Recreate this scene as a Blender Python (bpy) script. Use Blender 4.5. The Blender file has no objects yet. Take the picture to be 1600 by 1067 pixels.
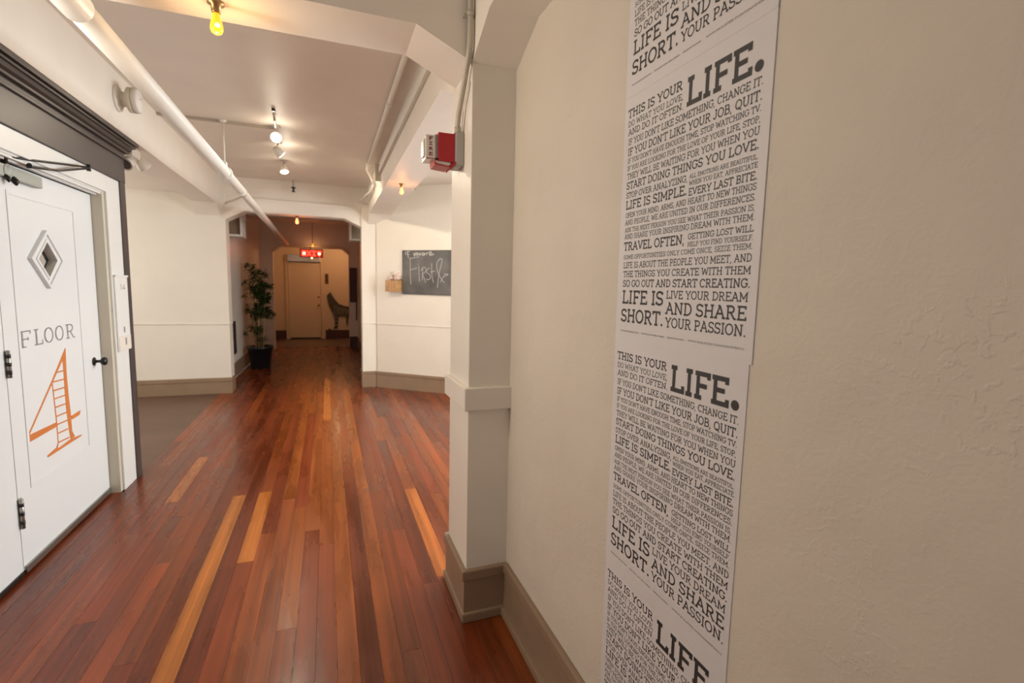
import bpy, bmesh, math, random
from mathutils import Vector, Matrix
R = math.radians
random.seed(7)
S = bpy.context.scene
COL = S.collection

# ------------------------------------------------------------------ camera
cam_d = bpy.data.cameras.new('camera'); cam = bpy.data.objects.new('camera', cam_d); COL.objects.link(cam)
S.camera = cam
cam_d.sensor_width = 36; cam_d.lens = 767.0 / 1600 * 36; cam_d.clip_start = .02
_pi, _ya, _ro = R(6.17), R(20.61), R(1.28)
fw = Vector((math.sin(_ya) * math.cos(_pi), math.cos(_ya) * math.cos(_pi), -math.sin(_pi)))
rt = Vector((math.cos(_ya), -math.sin(_ya), 0)); up = rt.cross(fw)
r2 = rt * math.cos(_ro) + up * math.sin(_ro); u2 = -rt * math.sin(_ro) + up * math.cos(_ro)
mw = Matrix((r2, u2, -fw)).transposed().to_4x4(); mw.translation = (0, 0, 1.5)
cam.matrix_world = mw
cam_d.dof.use_dof = True; cam_d.dof.focus_distance = 1.55; cam_d.dof.aperture_fstop = 4.0

# ------------------------------------------------------------------ world, exposure, large lights
W = bpy.data.worlds.new('world'); S.world = W; W.use_nodes = True
wn = W.node_tree
bg = wn.nodes['Background']; bg.inputs[0].default_value = (.80, .88, 1, 1); bg.inputs[1].default_value = 1.5
S.view_settings.view_transform = 'Standard'; S.view_settings.look = 'None'
S.view_settings.gamma = 1; S.view_settings.use_curve_mapping = False
S.view_settings.exposure = 0.0

def light(name, typ, loc, energy, color=(1, 1, 1), size=1, size_y=None, aim=None, spot=60, blend=.5, radius=.03):
    d = bpy.data.lights.new(name, typ); d.energy = energy; d.color = color
    if typ == 'AREA':
        d.shape = 'RECTANGLE'; d.size = size; d.size_y = size_y or size
    else:
        d.shadow_soft_size = radius
        if typ == 'SPOT': d.spot_size = R(spot); d.spot_blend = blend
    o = bpy.data.objects.new(name, d); COL.objects.link(o); o.location = loc
    if aim is not None:
        o.rotation_euler = (Vector(aim) - Vector(loc)).to_track_quat('-Z', 'Y').to_euler()
    return o
# alcove window daylight, plus fill lights at two added windows (behind camera, lobby)
light('daylight_alcove', 'AREA', (3.55, 3.7, 1.9), 235, (.88, .95, 1), 2.4, 1.7, aim=(0, 3.7, 1.5))
light('fill_behind', 'AREA', (-.35, -3.3, 1.75), 10, (1, .96, .90), 1.6, 1.6, aim=(-.35, 0, 1.5))
light('fill_lobby', 'AREA', (-4.4, 6.0, 1.7), 70, (1, .95, .88), 2.0, 1.7, aim=(0, 6.0, 1.5))

# added fill light brightening the alcove, unseen behind the column (fixture below)
light('added_alcove_fill', 'AREA', (2.3, 4.6, 2.78), 45, (1, .96, .88), .6, .6, aim=(2.0, 4.9, 0))
# added fill light brightening the right wall, out of view (fixture below)
light('wall_lamp_light', 'AREA', (-1.22, 1.85, 2.0), 20, (1, .93, .84), .42, .42, aim=(.75, 1.45, 1.4))

# ------------------------------------------------------------------ materials
def mat(name, col, rough=.5, metal=0, bump=0, bscale=60, var=0, vscale=3, coat=0, emit=None, estr=0, spec=.5, col2=None, bdist=.01, detail=4):
    m = bpy.data.materials.new(name); m.use_nodes = True
    nt = m.node_tree; b = nt.nodes['Principled BSDF']
    b.inputs['Base Color'].default_value = (*col, 1); b.inputs['Roughness'].default_value = rough
    b.inputs['Metallic'].default_value = metal; b.inputs['Specular IOR Level'].default_value = spec
    if coat: b.inputs['Coat Weight'].default_value = coat; b.inputs['Coat Roughness'].default_value = .12
    tc = nt.nodes.new('ShaderNodeTexCoord'); geo = nt.nodes.new('ShaderNodeNewGeometry')
    if var or col2:
        n = nt.nodes.new('ShaderNodeTexNoise'); n.inputs['Scale'].default_value = vscale; n.inputs['Detail'].default_value = 5
        nt.links.new(geo.outputs['Position'], n.inputs['Vector'])
        mx = nt.nodes.new('ShaderNodeMix'); mx.data_type = 'RGBA'
        c2 = col2 or tuple(c * (1 - var) for c in col)
        mx.inputs[6].default_value = (*col, 1); mx.inputs[7].default_value = (*c2, 1)
        rp = nt.nodes.new('ShaderNodeValToRGB'); rp.color_ramp.elements[0].position = .35; rp.color_ramp.elements[1].position = .7
        nt.links.new(n.outputs[0], rp.inputs[0]); nt.links.new(rp.outputs[0], mx.inputs[0]); nt.links.new(mx.outputs[2], b.inputs['Base Color'])
    if bump:
        n = nt.nodes.new('ShaderNodeTexNoise'); n.inputs['Scale'].default_value = bscale; n.inputs['Detail'].default_value = detail
        nt.links.new(geo.outputs['Position'], n.inputs['Vector'])
        bp = nt.nodes.new('ShaderNodeBump'); bp.inputs['Strength'].default_value = bump; bp.inputs['Distance'].default_value = bdist
        nt.links.new(n.outputs[0], bp.inputs['Height']); nt.links.new(bp.outputs[0], b.inputs['Normal'])
    if emit: b.inputs['Emission Color'].default_value = (*emit, 1); b.inputs['Emission Strength'].default_value = estr
    return m

def plaster():
    m = mat('rough_plaster_paint', (.68, .595, .485), .62, var=.07, vscale=2.2)
    nt = m.node_tree; b = nt.nodes['Principled BSDF']; geo = [n for n in nt.nodes if n.type == 'NEW_GEOMETRY'][0]
    def N(sc, det=4, rough=.5, dist=0):
        n = nt.nodes.new('ShaderNodeTexNoise'); n.inputs['Scale'].default_value = sc; n.inputs['Detail'].default_value = det
        n.inputs['Roughness'].default_value = rough; n.inputs['Distortion'].default_value = dist
        nt.links.new(geo.outputs['Position'], n.inputs['Vector']); return n.outputs[0]
    def MR(v, a, c, d=0, e=1):
        n = nt.nodes.new('ShaderNodeMapRange'); n.inputs[1].default_value = a; n.inputs[2].default_value = c
        n.inputs[3].default_value = d; n.inputs[4].default_value = e; nt.links.new(v, n.inputs[0]); return n.outputs[0]
    def MA(op, a, c):
        n = nt.nodes.new('ShaderNodeMath'); n.operation = op
        for i, v in enumerate((a, c)):
            if isinstance(v, (int, float)): n.inputs[i].default_value = v
            else: nt.links.new(v, n.inputs[i])
        return n.outputs[0]
    broad = MA('MULTIPLY', N(3.5, 2), 1.6)
    fine = MA('MULTIPLY', N(120, 3), .03)
    mid = MA('MULTIPLY', N(28, 4, .6, .6), .13)
    patch = MA('MULTIPLY', MR(N(55, 3, .6, .5), .55, .62), MR(N(2.6, 3), .48, .60))
    patch = MA('MULTIPLY', patch, .06)
    h = MA('ADD', MA('ADD', broad, fine), MA('ADD', mid, patch))
    bp = nt.nodes.new('ShaderNodeBump'); bp.inputs['Strength'].default_value = .8; bp.inputs['Distance'].default_value = .012
    nt.links.new(h, bp.inputs['Height']); nt.links.new(bp.outputs[0], b.inputs['Normal'])
    return m

def wood_floor():
    m = mat('varnished_fir_floor', (.2, .06, .02), .22)
    nt = m.node_tree; b = nt.nodes['Principled BSDF']; L = nt.links.new
    geo = [n for n in nt.nodes if n.type == 'NEW_GEOMETRY'][0]
    oi = nt.nodes.new('ShaderNodeObjectInfo')
    add = nt.nodes.new('ShaderNodeVectorMath'); add.operation = 'ADD'
    sc = nt.nodes.new('ShaderNodeVectorMath'); sc.operation = 'SCALE'; sc.inputs[3].default_value = 17
    comb = nt.nodes.new('ShaderNodeCombineXYZ'); L(oi.outputs['Random'], comb.inputs[1]); L(oi.outputs['Random'], comb.inputs[2])
    L(comb.outputs[0], sc.inputs[0]); L(geo.outputs['Position'], add.inputs[0]); L(sc.outputs[0], add.inputs[1])
    mp = nt.nodes.new('ShaderNodeMapping'); mp.inputs['Scale'].default_value = (42, .5, 1); L(add.outputs[0], mp.inputs[0])
    g = nt.nodes.new('ShaderNodeTexNoise'); g.inputs['Scale'].default_value = 1; g.inputs['Detail'].default_value = 2; g.inputs['Distortion'].default_value = .1; L(mp.outputs[0], g.inputs['Vector'])
    blotch = nt.nodes.new('ShaderNodeTexNoise'); blotch.inputs['Scale'].default_value = 1; blotch.inputs['Detail'].default_value = 3; mb2 = nt.nodes.new('ShaderNodeMapping'); mb2.inputs['Scale'].default_value = (9, 1.6, 1); L(add.outputs[0], mb2.inputs[0]); L(mb2.outputs[0], blotch.inputs['Vector'])
    r1 = nt.nodes.new('ShaderNodeMapRange'); r1.inputs[1].default_value = .3; r1.inputs[2].default_value = .7; r1.inputs[3].default_value = .74; r1.inputs[4].default_value = 1.28; L(g.outputs[0], r1.inputs[0])
    r2_ = nt.nodes.new('ShaderNodeMapRange'); r2_.inputs[1].default_value = .3; r2_.inputs[2].default_value = .7; r2_.inputs[3].default_value = .74; r2_.inputs[4].default_value = 1.22; L(blotch.outputs[0], r2_.inputs[0])
    mu = nt.nodes.new('ShaderNodeMath'); mu.operation = 'MULTIPLY'; L(r1.outputs[0], mu.inputs[0]); L(r2_.outputs[0], mu.inputs[1])
    vs = nt.nodes.new('ShaderNodeVectorMath'); vs.operation = 'SCALE'; L(oi.outputs['Color'], vs.inputs[0]); L(mu.outputs[0], vs.inputs[3])
    # pale scuffs and dust specks
    vo = nt.nodes.new('ShaderNodeTexVoronoi'); vo.inputs['Scale'].default_value = 9; L(geo.outputs['Position'], vo.inputs['Vector'])
    sp = nt.nodes.new('ShaderNodeMapRange'); sp.inputs[1].default_value = .022; sp.inputs[2].default_value = .034; sp.inputs[3].default_value = .55; sp.inputs[4].default_value = 0; L(vo.outputs['Distance'], sp.inputs[0])
    mx = nt.nodes.new('ShaderNodeMix'); mx.data_type = 'RGBA'; L(sp.outputs[0], mx.inputs[0]); L(vs.outputs[0], mx.inputs[6]); mx.inputs[7].default_value = (.42, .30, .22, 1)
    L(mx.outputs[2], b.inputs['Base Color'])
    rr = nt.nodes.new('ShaderNodeMapRange'); rr.inputs[1].default_value = .3; rr.inputs[2].default_value = .7; rr.inputs[3].default_value = .20; rr.inputs[4].default_value = .38; L(blotch.outputs[0], rr.inputs[0]); L(rr.outputs[0], b.inputs['Roughness'])
    wv = nt.nodes.new('ShaderNodeTexNoise'); wv.inputs['Scale'].default_value = 7; wv.inputs['Detail'].default_value = 2; L(add.outputs[0], wv.inputs['Vector'])
    bp = nt.nodes.new('ShaderNodeBump'); bp.inputs['Strength'].default_value = .12; bp.inputs['Distance'].default_value = .006
    L(wv.outputs[0], bp.inputs['Height']); L(bp.outputs[0], b.inputs['Normal'])
    b.inputs['Specular IOR Level'].default_value = .5
    return m

M = dict(
    wall=mat('cream_gloss_wall_paint', (.80, .735, .635), .38, bump=.25, bscale=9, bdist=.01, var=.04),
    plaster=plaster(),
    ceil=mat('cream_ceiling_paint', (.83, .755, .655), .5, bump=.15, bscale=5, bdist=.01, var=.05),
    base=mat('taupe_baseboard_paint', (.30, .20, .125), .38, bump=.12, bscale=40, bdist=.003, var=.12, vscale=6),
    dark=mat('charcoal_brown_trim_paint', (.062, .050, .046), .42, bump=.1, bscale=50, bdist=.002),
    door=mat('white_door_paint', (.74, .75, .74), .33, bump=.12, bscale=14, bdist=.004),
    casing=mat('off_white_casing_paint', (.74, .73, .69), .38, bump=.1, bscale=30, bdist=.002),
    jamb=mat('beige_jamb_paint', (.58, .53, .42), .45),
    steel=mat('brushed_grey_steel', (.35, .35, .32), .35, metal=.9),
    closer=mat('silver_closer_enamel', (.36, .37, .33), .55, metal=.2),
    black=mat('black_iron', (.015, .014, .013), .35, metal=.3),
    floor=wood_floor(),
    gap=mat('dark_floor_joint', (.018, .008, .005), .8),
    lobby=mat('dark_brown_lobby_floor', (.15, .080, .048), .45, bump=.1, bscale=20, bdist=.003, var=.3, vscale=1.5),
    ggrey=mat('grey_brown_landing_floor', (.16, .115, .09), .4, var=.2),
    paper=mat('white_poster_paper', (.70, .655, .635), .55, bump=.1, bscale=6, bdist=.004),
    ink=mat('charcoal_printing_ink', (.035, .030, .028), .6),
    inkl=mat('faded_grey_print', (.35, .33, .31), .6),
    orange=mat('orange_painted_numeral', (.60, .19, .045), .45),
    grey=mat('grey_painted_lettering', (.22, .22, .22), .5),
    red=mat('red_alarm_enamel', (.42, .018, .022), .3),
    alarmgrey=mat('grey_alarm_back_box', (.42, .39, .35), .4),
    lens=mat('frosted_strobe_lens', (.72, .66, .58), .2),
    redink=mat('red_alarm_lettering', (.28, .01, .015), .5),
    pipe=mat('white_painted_pipe', (.80, .76, .67), .45, bump=.1, bscale=40, bdist=.002),
    conduit=mat('beige_painted_conduit', (.50, .44, .35), .4),
    plastic=mat('white_plastic', (.74, .69, .60), .4),
    darkpl=mat('dark_plastic', (.06, .05, .04), .5),
    board=mat('black_chalkboard_slate', (.075, .07, .065), .6, var=.4, vscale=3.5, col2=(.16, .15, .14)),
    chalk=mat('white_chalk', (.50, .49, .47), .9),
    chalkb=mat('heavy_white_chalk', (.72, .71, .66), .9),
    crate=mat('honey_wood', (.55, .30, .12), .5, bump=.2, bscale=50, var=.3, vscale=14),
    petal=mat('pale_pink_petals', (.78, .60, .52), .7),
    leaf=mat('dark_green_leaf', (.055, .10, .025), .45, var=.5, vscale=8),
    stem=mat('tan_bamboo_cane', (.45, .30, .15), .5),
    pot=mat('black_plastic_pot', (.012, .012, .013), .35),
    soil=mat('dark_potting_soil', (.03, .02, .012), .9, bump=.6, bscale=60),
    wolf=mat('grey_collage_print', (.11, .10, .09), .7, col2=(.02, .018, .016), vscale=22),
    picture=mat('dark_brown_picture_face', (.06, .028, .02), .5, col2=(.12, .04, .03), vscale=9),
    redbase=mat('dark_red_brown_baseboard', (.075, .022, .015), .45),
    farwall=mat('warm_cream_end_wall', (.70, .57, .43), .5),
    brass=mat('aged_brass', (.42, .25, .10), .35, metal=.8),
    glassdark=mat('dark_door_glass', (.02, .022, .02), .05),
    curtain=mat('grey_mesh_behind_glass', (.40, .36, .31), .8),
    signred=mat('lit_red_sign_letters', (.5, .01, .01), .4, emit=(1, .03, .015), estr=5),
    signface=mat('dim_red_sign_face', (.12, .01, .01), .3, emit=(1, .02, .01), estr=.35),
    orb=mat('lit_sign_lamp', (1, .7, .4), .4, emit=(1, .50, .20), estr=7),
    amber=mat('lit_amber_bulb_glass', (1, .5, .03), .1, emit=(1, .42, .015), estr=1.15),
    filament=mat('glowing_filament', (1, .8, .4), .3, emit=(1, .75, .32), estr=14),
    redbulb=mat('lit_orange_red_bulb_glass', (1, .3, .1), .2, emit=(1, .22, .08), estr=3.5),
    spotlamp=mat('lit_spotlight_face', (1, .95, .85), .2, emit=(1, .90, .76), estr=10),
    silver=mat('satin_nickel', (.6, .56, .5), .25, metal=.9),
)
_t = M['glass'] = bpy.data.materials.new('clear_window_glass'); _t.use_nodes = True
_n = _t.node_tree; _n.nodes.clear()
_o = _n.nodes.new('ShaderNodeOutputMaterial'); _a = _n.nodes.new('ShaderNodeBsdfTransparent'); _g = _n.nodes.new('ShaderNodeBsdfGlossy'); _g.inputs['Roughness'].default_value = .02
_m = _n.nodes.new('ShaderNodeMixShader'); _m.inputs[0].default_value = .06
_n.links.new(_a.outputs[0], _m.inputs[1]); _n.links.new(_g.outputs[0], _m.inputs[2]); _n.links.new(_m.outputs[0], _o.inputs[0])

# ------------------------------------------------------------------ helpers
class MB:
    def __init__(s): s.bm = bmesh.new()
    def box(s, x0, x1, y0, y1, z0, z1):
        m = Matrix.Translation(((x0 + x1) / 2, (y0 + y1) / 2, (z0 + z1) / 2)) @ Matrix.Diagonal((abs(x1 - x0), abs(y1 - y0), abs(z1 - z0), 1))
        bmesh.ops.create_cube(s.bm, size=1, matrix=m); return s
    def prism(s, pts, axis, a, b):
        """polygon pts (two coords) extruded along axis 0/1/2 from a to b"""
        def P(p, t):
            q = list(p); q.insert(axis, t); return q
        f = [s.bm.verts.new(P(p, a)) for p in pts]; g = [s.bm.verts.new(P(p, b)) for p in pts]
        n = len(pts)
        fs = [s.bm.faces.new(f), s.bm.faces.new(g[::-1])] + [s.bm.faces.new((f[i], g[i], g[(i + 1) % n], f[(i + 1) % n])) for i in range(n)]
        bmesh.ops.recalc_face_normals(s.bm, faces=fs); return s
    def tube(s, pts, r, seg=12, cap=True):
        pts = [Vector(p) for p in pts]; rr = r if isinstance(r, (list, tuple)) else [r] * len(pts)
        rings = []; ref = None
        for i, p in enumerate(pts):
            t = (pts[min(i + 1, len(pts) - 1)] - pts[max(i - 1, 0)]).normalized()
            if ref is None: ref = Vector((0, 0, 1)) if abs(t.z) < .9 else Vector((1, 0, 0))
            u = t.cross(ref).normalized(); v = u.cross(t).normalized(); ref = v
            rings.append([s.bm.verts.new(p + (u * math.cos(2 * math.pi * k / seg) + v * math.sin(2 * math.pi * k / seg)) * rr[i]) for k in range(seg)])
        fs = []
        for a, b in zip(rings, rings[1:]):
            for k in range(seg): fs.append(s.bm.faces.new((a[k], a[(k + 1) % seg], b[(k + 1) % seg], b[k])))
        if cap: fs += [s.bm.faces.new(rings[0][::-1]), s.bm.faces.new(rings[-1])]
        for f in fs: f.smooth = len(f.verts) == 4
        bmesh.ops.recalc_face_normals(s.bm, faces=fs); return s
    def lathe(s, prof, c=(0, 0, 0), axis='Z', seg=24):
        ax = {'X': Vector((1, 0, 0)), 'Y': Vector((0, 1, 0)), 'Z': Vector((0, 0, 1))}[axis]
        return s.tube_prof([Vector(c) + ax * h for r, h in prof], [max(r, 1e-4) for r, h in prof], ax, seg)
    def tube_prof(s, pts, rr, ax, seg):
        u = ax.orthogonal().normalized(); v = ax.cross(u); rings = []
        for p, r in zip(pts, rr):
            rings.append([s.bm.verts.new(p + (u * math.cos(2 * math.pi * k / seg) + v * math.sin(2 * math.pi * k / seg)) * r) for k in range(seg)])
        fs = []
        for a, b in zip(rings, rings[1:]):
            for k in range(seg): fs.append(s.bm.faces.new((a[k], a[(k + 1) % seg], b[(k + 1) % seg], b[k])))
        fs += [s.bm.faces.new(rings[0][::-1]), s.bm.faces.new(rings[-1])]
        for f in fs: f.smooth = len(f.verts) == 4
        bmesh.ops.recalc_face_normals(s.bm, faces=fs); return s
    def quad(s, pts):
        s.bm.faces.new([s.bm.verts.new(p) for p in pts]); return s
    def bevel(s, w, seg=2):
        es = [e for e in s.bm.edges if len(e.link_faces) == 2 and e.calc_face_angle(0) > R(35)]
        bmesh.ops.bevel(s.bm, geom=es, offset=w, segments=seg, affect='EDGES', profile=.6); return s
    def mesh(s, name, m):
        me = bpy.data.meshes.new(name); s.bm.to_mesh(me); s.bm.free()
        if m: me.materials.append(m)
        return me
    def build(s, name, m, parent=None, **kw):
        o = bpy.data.objects.new(name, s.mesh(name, m)); COL.objects.link(o)
        if parent: o.parent = parent
        for k, v in kw.items(): o[k] = v
        return o
def B(*a): return MB().box(*a)
def empty(name, loc, label, cat, group=None, kind=None):
    o = bpy.data.objects.new(name, None); COL.objects.link(o); o.location = loc; o.empty_display_size = .1
    o['label'] = label; o['category'] = cat
    if group: o['group'] = group
    if kind: o['kind'] = kind
    bpy.context.view_layer.update(); return o
def part(mb, name, m, parent, **kw):
    """mesh given in world coordinates, parented without moving it"""
    loc = Vector((0, 0, 0)); p = parent
    while p: loc += p.location; p = p.parent
    bmesh.ops.translate(mb.bm, verts=mb.bm.verts, vec=-loc)
    return mb.build(name, m, parent, **kw)
def struct(name, mb, m, label, cat, **kw):
    return mb.build(name, m, None, label=label, category=cat, kind='structure', **kw)

CZ = 2.88   # ceiling height
BZ = 2.50   # underside of the beams

# ------------------------------------------------------------------ floors
sub = struct('floor', B(-1.385, 3.3, -2.6, 12.6, -.06, -.012), M['gap'], 'long varnished red-brown wooden strip floor running down the corridor', 'floor')
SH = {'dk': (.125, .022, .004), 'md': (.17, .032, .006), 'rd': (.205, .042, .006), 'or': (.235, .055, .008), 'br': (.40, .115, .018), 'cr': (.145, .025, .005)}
PW = .0826
def plank_mesh(w, l):
    mb = B(-w / 2, w / 2, -l / 2, l / 2, -.012, 0)
    es = [e for e in mb.bm.edges if all(v.co.z > -.001 for v in e.verts)]
    bmesh.ops.bevel(mb.bm, geom=es, offset=.0006, segments=1, affect='EDGES')
    return mb.mesh('plank', M['floor'])
pcache = {}
def plank(x, y0, y1, tone, w=PW):
    key = (round(w, 4), round(y1 - y0, 3))
    if key not in pcache: pcache[key] = plank_mesh(w - .0005, y1 - y0 - .0006)
    o = bpy.data.objects.new('plank', pcache[key]); COL.objects.link(o); o.parent = sub
    o.location = (x, (y0 + y1) / 2, 0)
    j = random.uniform(.88, 1.12); c = SH[tone] if isinstance(tone, str) else tone
    o.color = (c[0] * j, c[1] * j * random.uniform(.92, 1.08), c[2] * j, 1)
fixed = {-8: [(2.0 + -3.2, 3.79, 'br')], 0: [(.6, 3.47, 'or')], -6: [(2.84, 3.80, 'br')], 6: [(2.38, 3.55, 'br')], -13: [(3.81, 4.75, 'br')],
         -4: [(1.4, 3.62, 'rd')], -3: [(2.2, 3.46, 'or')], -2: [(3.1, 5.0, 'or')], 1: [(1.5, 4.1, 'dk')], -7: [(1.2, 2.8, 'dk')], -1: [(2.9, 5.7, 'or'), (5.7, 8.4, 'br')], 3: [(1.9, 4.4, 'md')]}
def tone_for(k):
    if -5 <= k <= 2: return random.choice(['or', 'or', 'rd', 'rd', 'md', 'md', 'cr'])
    if k < -5: return random.choice(['cr', 'md', 'md', 'dk', 'rd', 'cr'])
    return random.choice(['cr', 'md', 'md', 'dk', 'rd', 'rd'])
k0 = math.ceil((-1.385 - .012) / PW)
cnt = 0
for k in range(-17, 28):
    xa = .012 + k * PW; xb = xa + PW
    x0 = max(xa, -1.385)
    w = xb - x0; xc = (x0 + xb) / 2
    y = -2.6 if xa < .75 else 2.35; yend = 12.6 if xa < .66 else 7.6 - (xa - .6) * .85
    if xa < .75: y = .0
    fx = sorted(fixed.get(k, [])); segs = []
    cur = y
    for a, b, t in fx:
        a = max(a, y)
        while a - cur > .15:
            l = min(random.uniform(1.6, 3.2), a - cur)
            if a - cur - l < .5: l = a - cur
            segs.append((cur, cur + l, tone_for(k))); cur += l
        segs.append((a, b, t)); cur = b
    while yend - cur > .05:
        l = min(random.uniform(2.0, 3.8), yend - cur)
        if yend - cur - l < .6: l = yend - cur
        segs.append((cur, cur + l, tone_for(k))); cur += l
    for a, b, t in segs: plank(xc, a, b, t, w); cnt += 1
plank(-1.4305, 2.1, 4.10, 'cr', .09)
# the floor behind the camera, out of view, is one dark sheet
struct('floor', B(-1.385, .75, -2.6, -.001, -.012, 0), mat('plain_stained_floor', (.16, .045, .016), .3, var=.3, vscale=6), 'plain brown stretch of floor behind the viewpoint', 'floor')
struct('floor', B(-4.2, -1.386, 4.46, 7.5, -.06, -.002), M['lobby'], 'dark grey-brown lobby floor beside the wooden strips at left', 'floor')
struct('floor', B(-1.60, -1.385, 1.9, 4.30, -.06, -.0125), M['gap'], 'dark threshold under the white doors', 'floor')
struct('door_light_block', B(-1.75, -1.60, 1.8, 4.4, -.06, 2.6), M['gap'], 'unseen dark backing added behind the white doors against light leaks', 'wall')  # added to keep sky light out of the gap under the doors
struct('floor', B(-1.6, .9, 12.601, 14.6, -.06, 0), M['ggrey'], 'grey-brown landing floor in front of the far end door', 'floor')
struct('trim_1', B(-1.17, .47, 12.585, 12.635, 0, .012), M['base'], 'thin floor threshold strip where the wooden floor meets the far landing', 'threshold')

# ------------------------------------------------------------------ ceilings
struct('ceiling', B(-1.45, 3.4, -2.7, 14.7, CZ, CZ + .1), M['ceil'], 'cream painted corridor ceiling', 'ceiling')
struct('ceiling', B(-4.3, -1.58, 4.3, 7.6, 2.62, 2.72), M['ceil'], 'lower cream ceiling over the lobby at left', 'ceiling')
struct('trim_2', B(-1.30, -.41, 5.0, 5.03, CZ - .018, CZ - .002), M['conduit'], 'thin raceway crossing the ceiling from the left beam to the spotlights', 'raceway')

# ------------------------------------------------------------------ right side wall, column, near beams
wr = MB()
NY, NZ = 60, 50
struct('wall_right', B(.75, .95, -2.6, 2.36, 0, CZ), M['plaster'], 'cream plaster wall with rough patched surface, close on the right', 'wall')
struct('trim_3', MB().prism([(-2.6, CZ), (-2.6, BZ), (1.79, BZ), (2.01, 2.398), (2.01, CZ)], 0, .56, .75), M['ceil'], 'boxed beam along the top of the near right wall, angled down to the column', 'beam')
col = empty('trim_4', (.65, 2.18, 0), 'cream square column at the end of the poster wall', 'column', kind='structure')
part(B(.56, .76, 2.01, 2.35, 0, 2.4).bevel(.004), 'shaft', M['wall'], col)
part(B(.538, .78, 1.988, 2.372, .972, 1.072).bevel(.006), 'rail_block', M['wall'], col)
# baseboards around column and wall
def baseboard(mb_list, parent):
    pass
bc = empty('baseboard_column', (.65, 2.18, 0), 'taupe baseboard wrapped round the foot of the column', 'baseboard', kind='structure')
part(B(.548, .752, 1.998, 2.36, 0, .20), 'board', M['base'], bc)
part(B(.538, .752, 1.988, 2.368, .198, .245).bevel(.006), 'cap', M['base'], bc)
part(B(.538, .752, 1.986, 2.37, 0, .045).bevel(.007), 'shoe', M['base'], bc)
br = empty('baseboard_right', (.74, 0, 0), 'taupe baseboard along the foot of the poster wall', 'baseboard', kind='structure')
part(B(.736, .75, -2.6, 2.0, 0, .21), 'board', M['base'], br)
part(B(.728, .75, -2.6, 1.99, .208, .255).bevel(.006), 'cap', M['base'], br)
part(B(.722, .75, -2.6, 1.99, 0, .04).bevel(.006), 'shoe', M['base'], br)
# transverse beam with the sloping corner
struct('trim_5', MB().prism([(-1.30, CZ), (-1.30, BZ), (.335, BZ), (.56, 2.398), (.86, 2.398), (.86, CZ)], 1, 2.01, 2.29), M['ceil'], 'cream cross beam nearest the viewpoint, above the column', 'beam')
# ------------------------------------------------------------------ right beam over the alcove opening
struct('trim_6', MB().prism([(2.30, CZ), (2.30, 2.398), (2.36, 2.398), (2.58, BZ), (7.25, BZ), (7.48, 2.36), (7.48, CZ)], 0, .56, .86), M['ceil'], 'cream beam over the opening to the bright alcove', 'beam')
pv = empty('wiring_channel', (.545, 4.0, 2.73), 'cream wiring channel along the face of the alcove beam', 'conduit')
part(B(.535, .56, 2.4, 4.05, 2.70, 2.755).bevel(.003), 'channel', M['pipe'], pv)
part(B(.535, .56, 4.07, 5.6, 2.705, 2.76).bevel(.003), 'channel', M['pipe'], pv)
part(B(.552, .56, 2.4, 5.6, 2.690, 2.70), 'gap_strip', M['conduit'], pv)
part(B(.50, .58, 5.60, 5.64, 2.62, 2.79), 'bracket', M['conduit'], pv)
sp = empty('sprinkler_pipe', (.45, 4.5, 2.84), 'slim cream pipe under the ceiling beside the alcove beam, bent at its far end', 'pipe')
part(MB().tube([(.455, 2.3, 2.855), (.455, 6.0, 2.855)], .018), 'straight_run', M['pipe'], sp)
part(MB().tube([(.455, 5.95, 2.85), (.455, 6.12, 2.84), (.51, 6.2, 2.76), (.54, 6.22, 2.70), (.52, 6.5, 2.66), (.44, 7.4, 2.66)], .018), 'bent_end', M['pipe'], sp)
part(MB().lathe([(.025, 0), (.025, .06)], (.455, 5.9, 2.85), 'Y'), 'coupling', M['pipe'], sp)
part(MB().lathe([(.025, 0), (.025, .05)], (.455, 3.9, 2.85), 'Y'), 'coupling', M['pipe'], sp)

# ------------------------------------------------------------------ alcove (right)
nx, ny = .765, .644
A0 = Vector((.673, 7.44, 0)); tx = Vector((.7647, -.6444, 0)); nn = Vector((-.6444, -.7647, 0))
def ang_prism(s0, s1, d0, d1, z0, z1, mb=None):
    mb = mb or MB()
    p = [A0 + tx * s0 + nn * d0, A0 + tx * s1 + nn * d0, A0 + tx * s1 + nn * d1, A0 + tx * s0 + nn * d1]
    return mb.prism([(q.x, q.y) for q in p], 2, z0, z1)
struct('wall_alcove', ang_prism(0, 3.5, -.2, 0, 0, CZ), M['wall'], 'bright cream angled wall with the chalkboard, behind the column', 'wall')
struct('trim_7', ang_prism(0, 3.5, 0, .008, .938, .950), M['wall'], 'thin dado line along the chalkboard wall', 'trim')
ba = empty('baseboard_alcove', (.9, 7.2, 0), 'taupe baseboard under the chalkboard wall', 'baseboard', kind='structure')
part(ang_prism(0, 3.3, 0, .016, 0, .20), 'board', M['base'], ba)
part(ang_prism(0, 3.3, 0, .024, .198, .235), 'cap', M['base'], ba)
struct('wall_alcove_near', B(.95, 3.3, 2.15, 2.35, 0, CZ), M['wall'], 'alcove wall behind the poster wall', 'wall')
wx = MB(); wx.box(3.2, 3.35, 2.15, 2.6, 0, CZ); wx.box(3.2, 3.35, 4.9, 7.0, 0, CZ); wx.box(3.2, 3.35, 2.6, 4.9, 0, .95); wx.box(3.2, 3.35, 2.6, 4.9, 2.5, CZ)
struct('wall_window_side', wx, M['wall'], 'alcove window wall at far right, out of view', 'wall')
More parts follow.
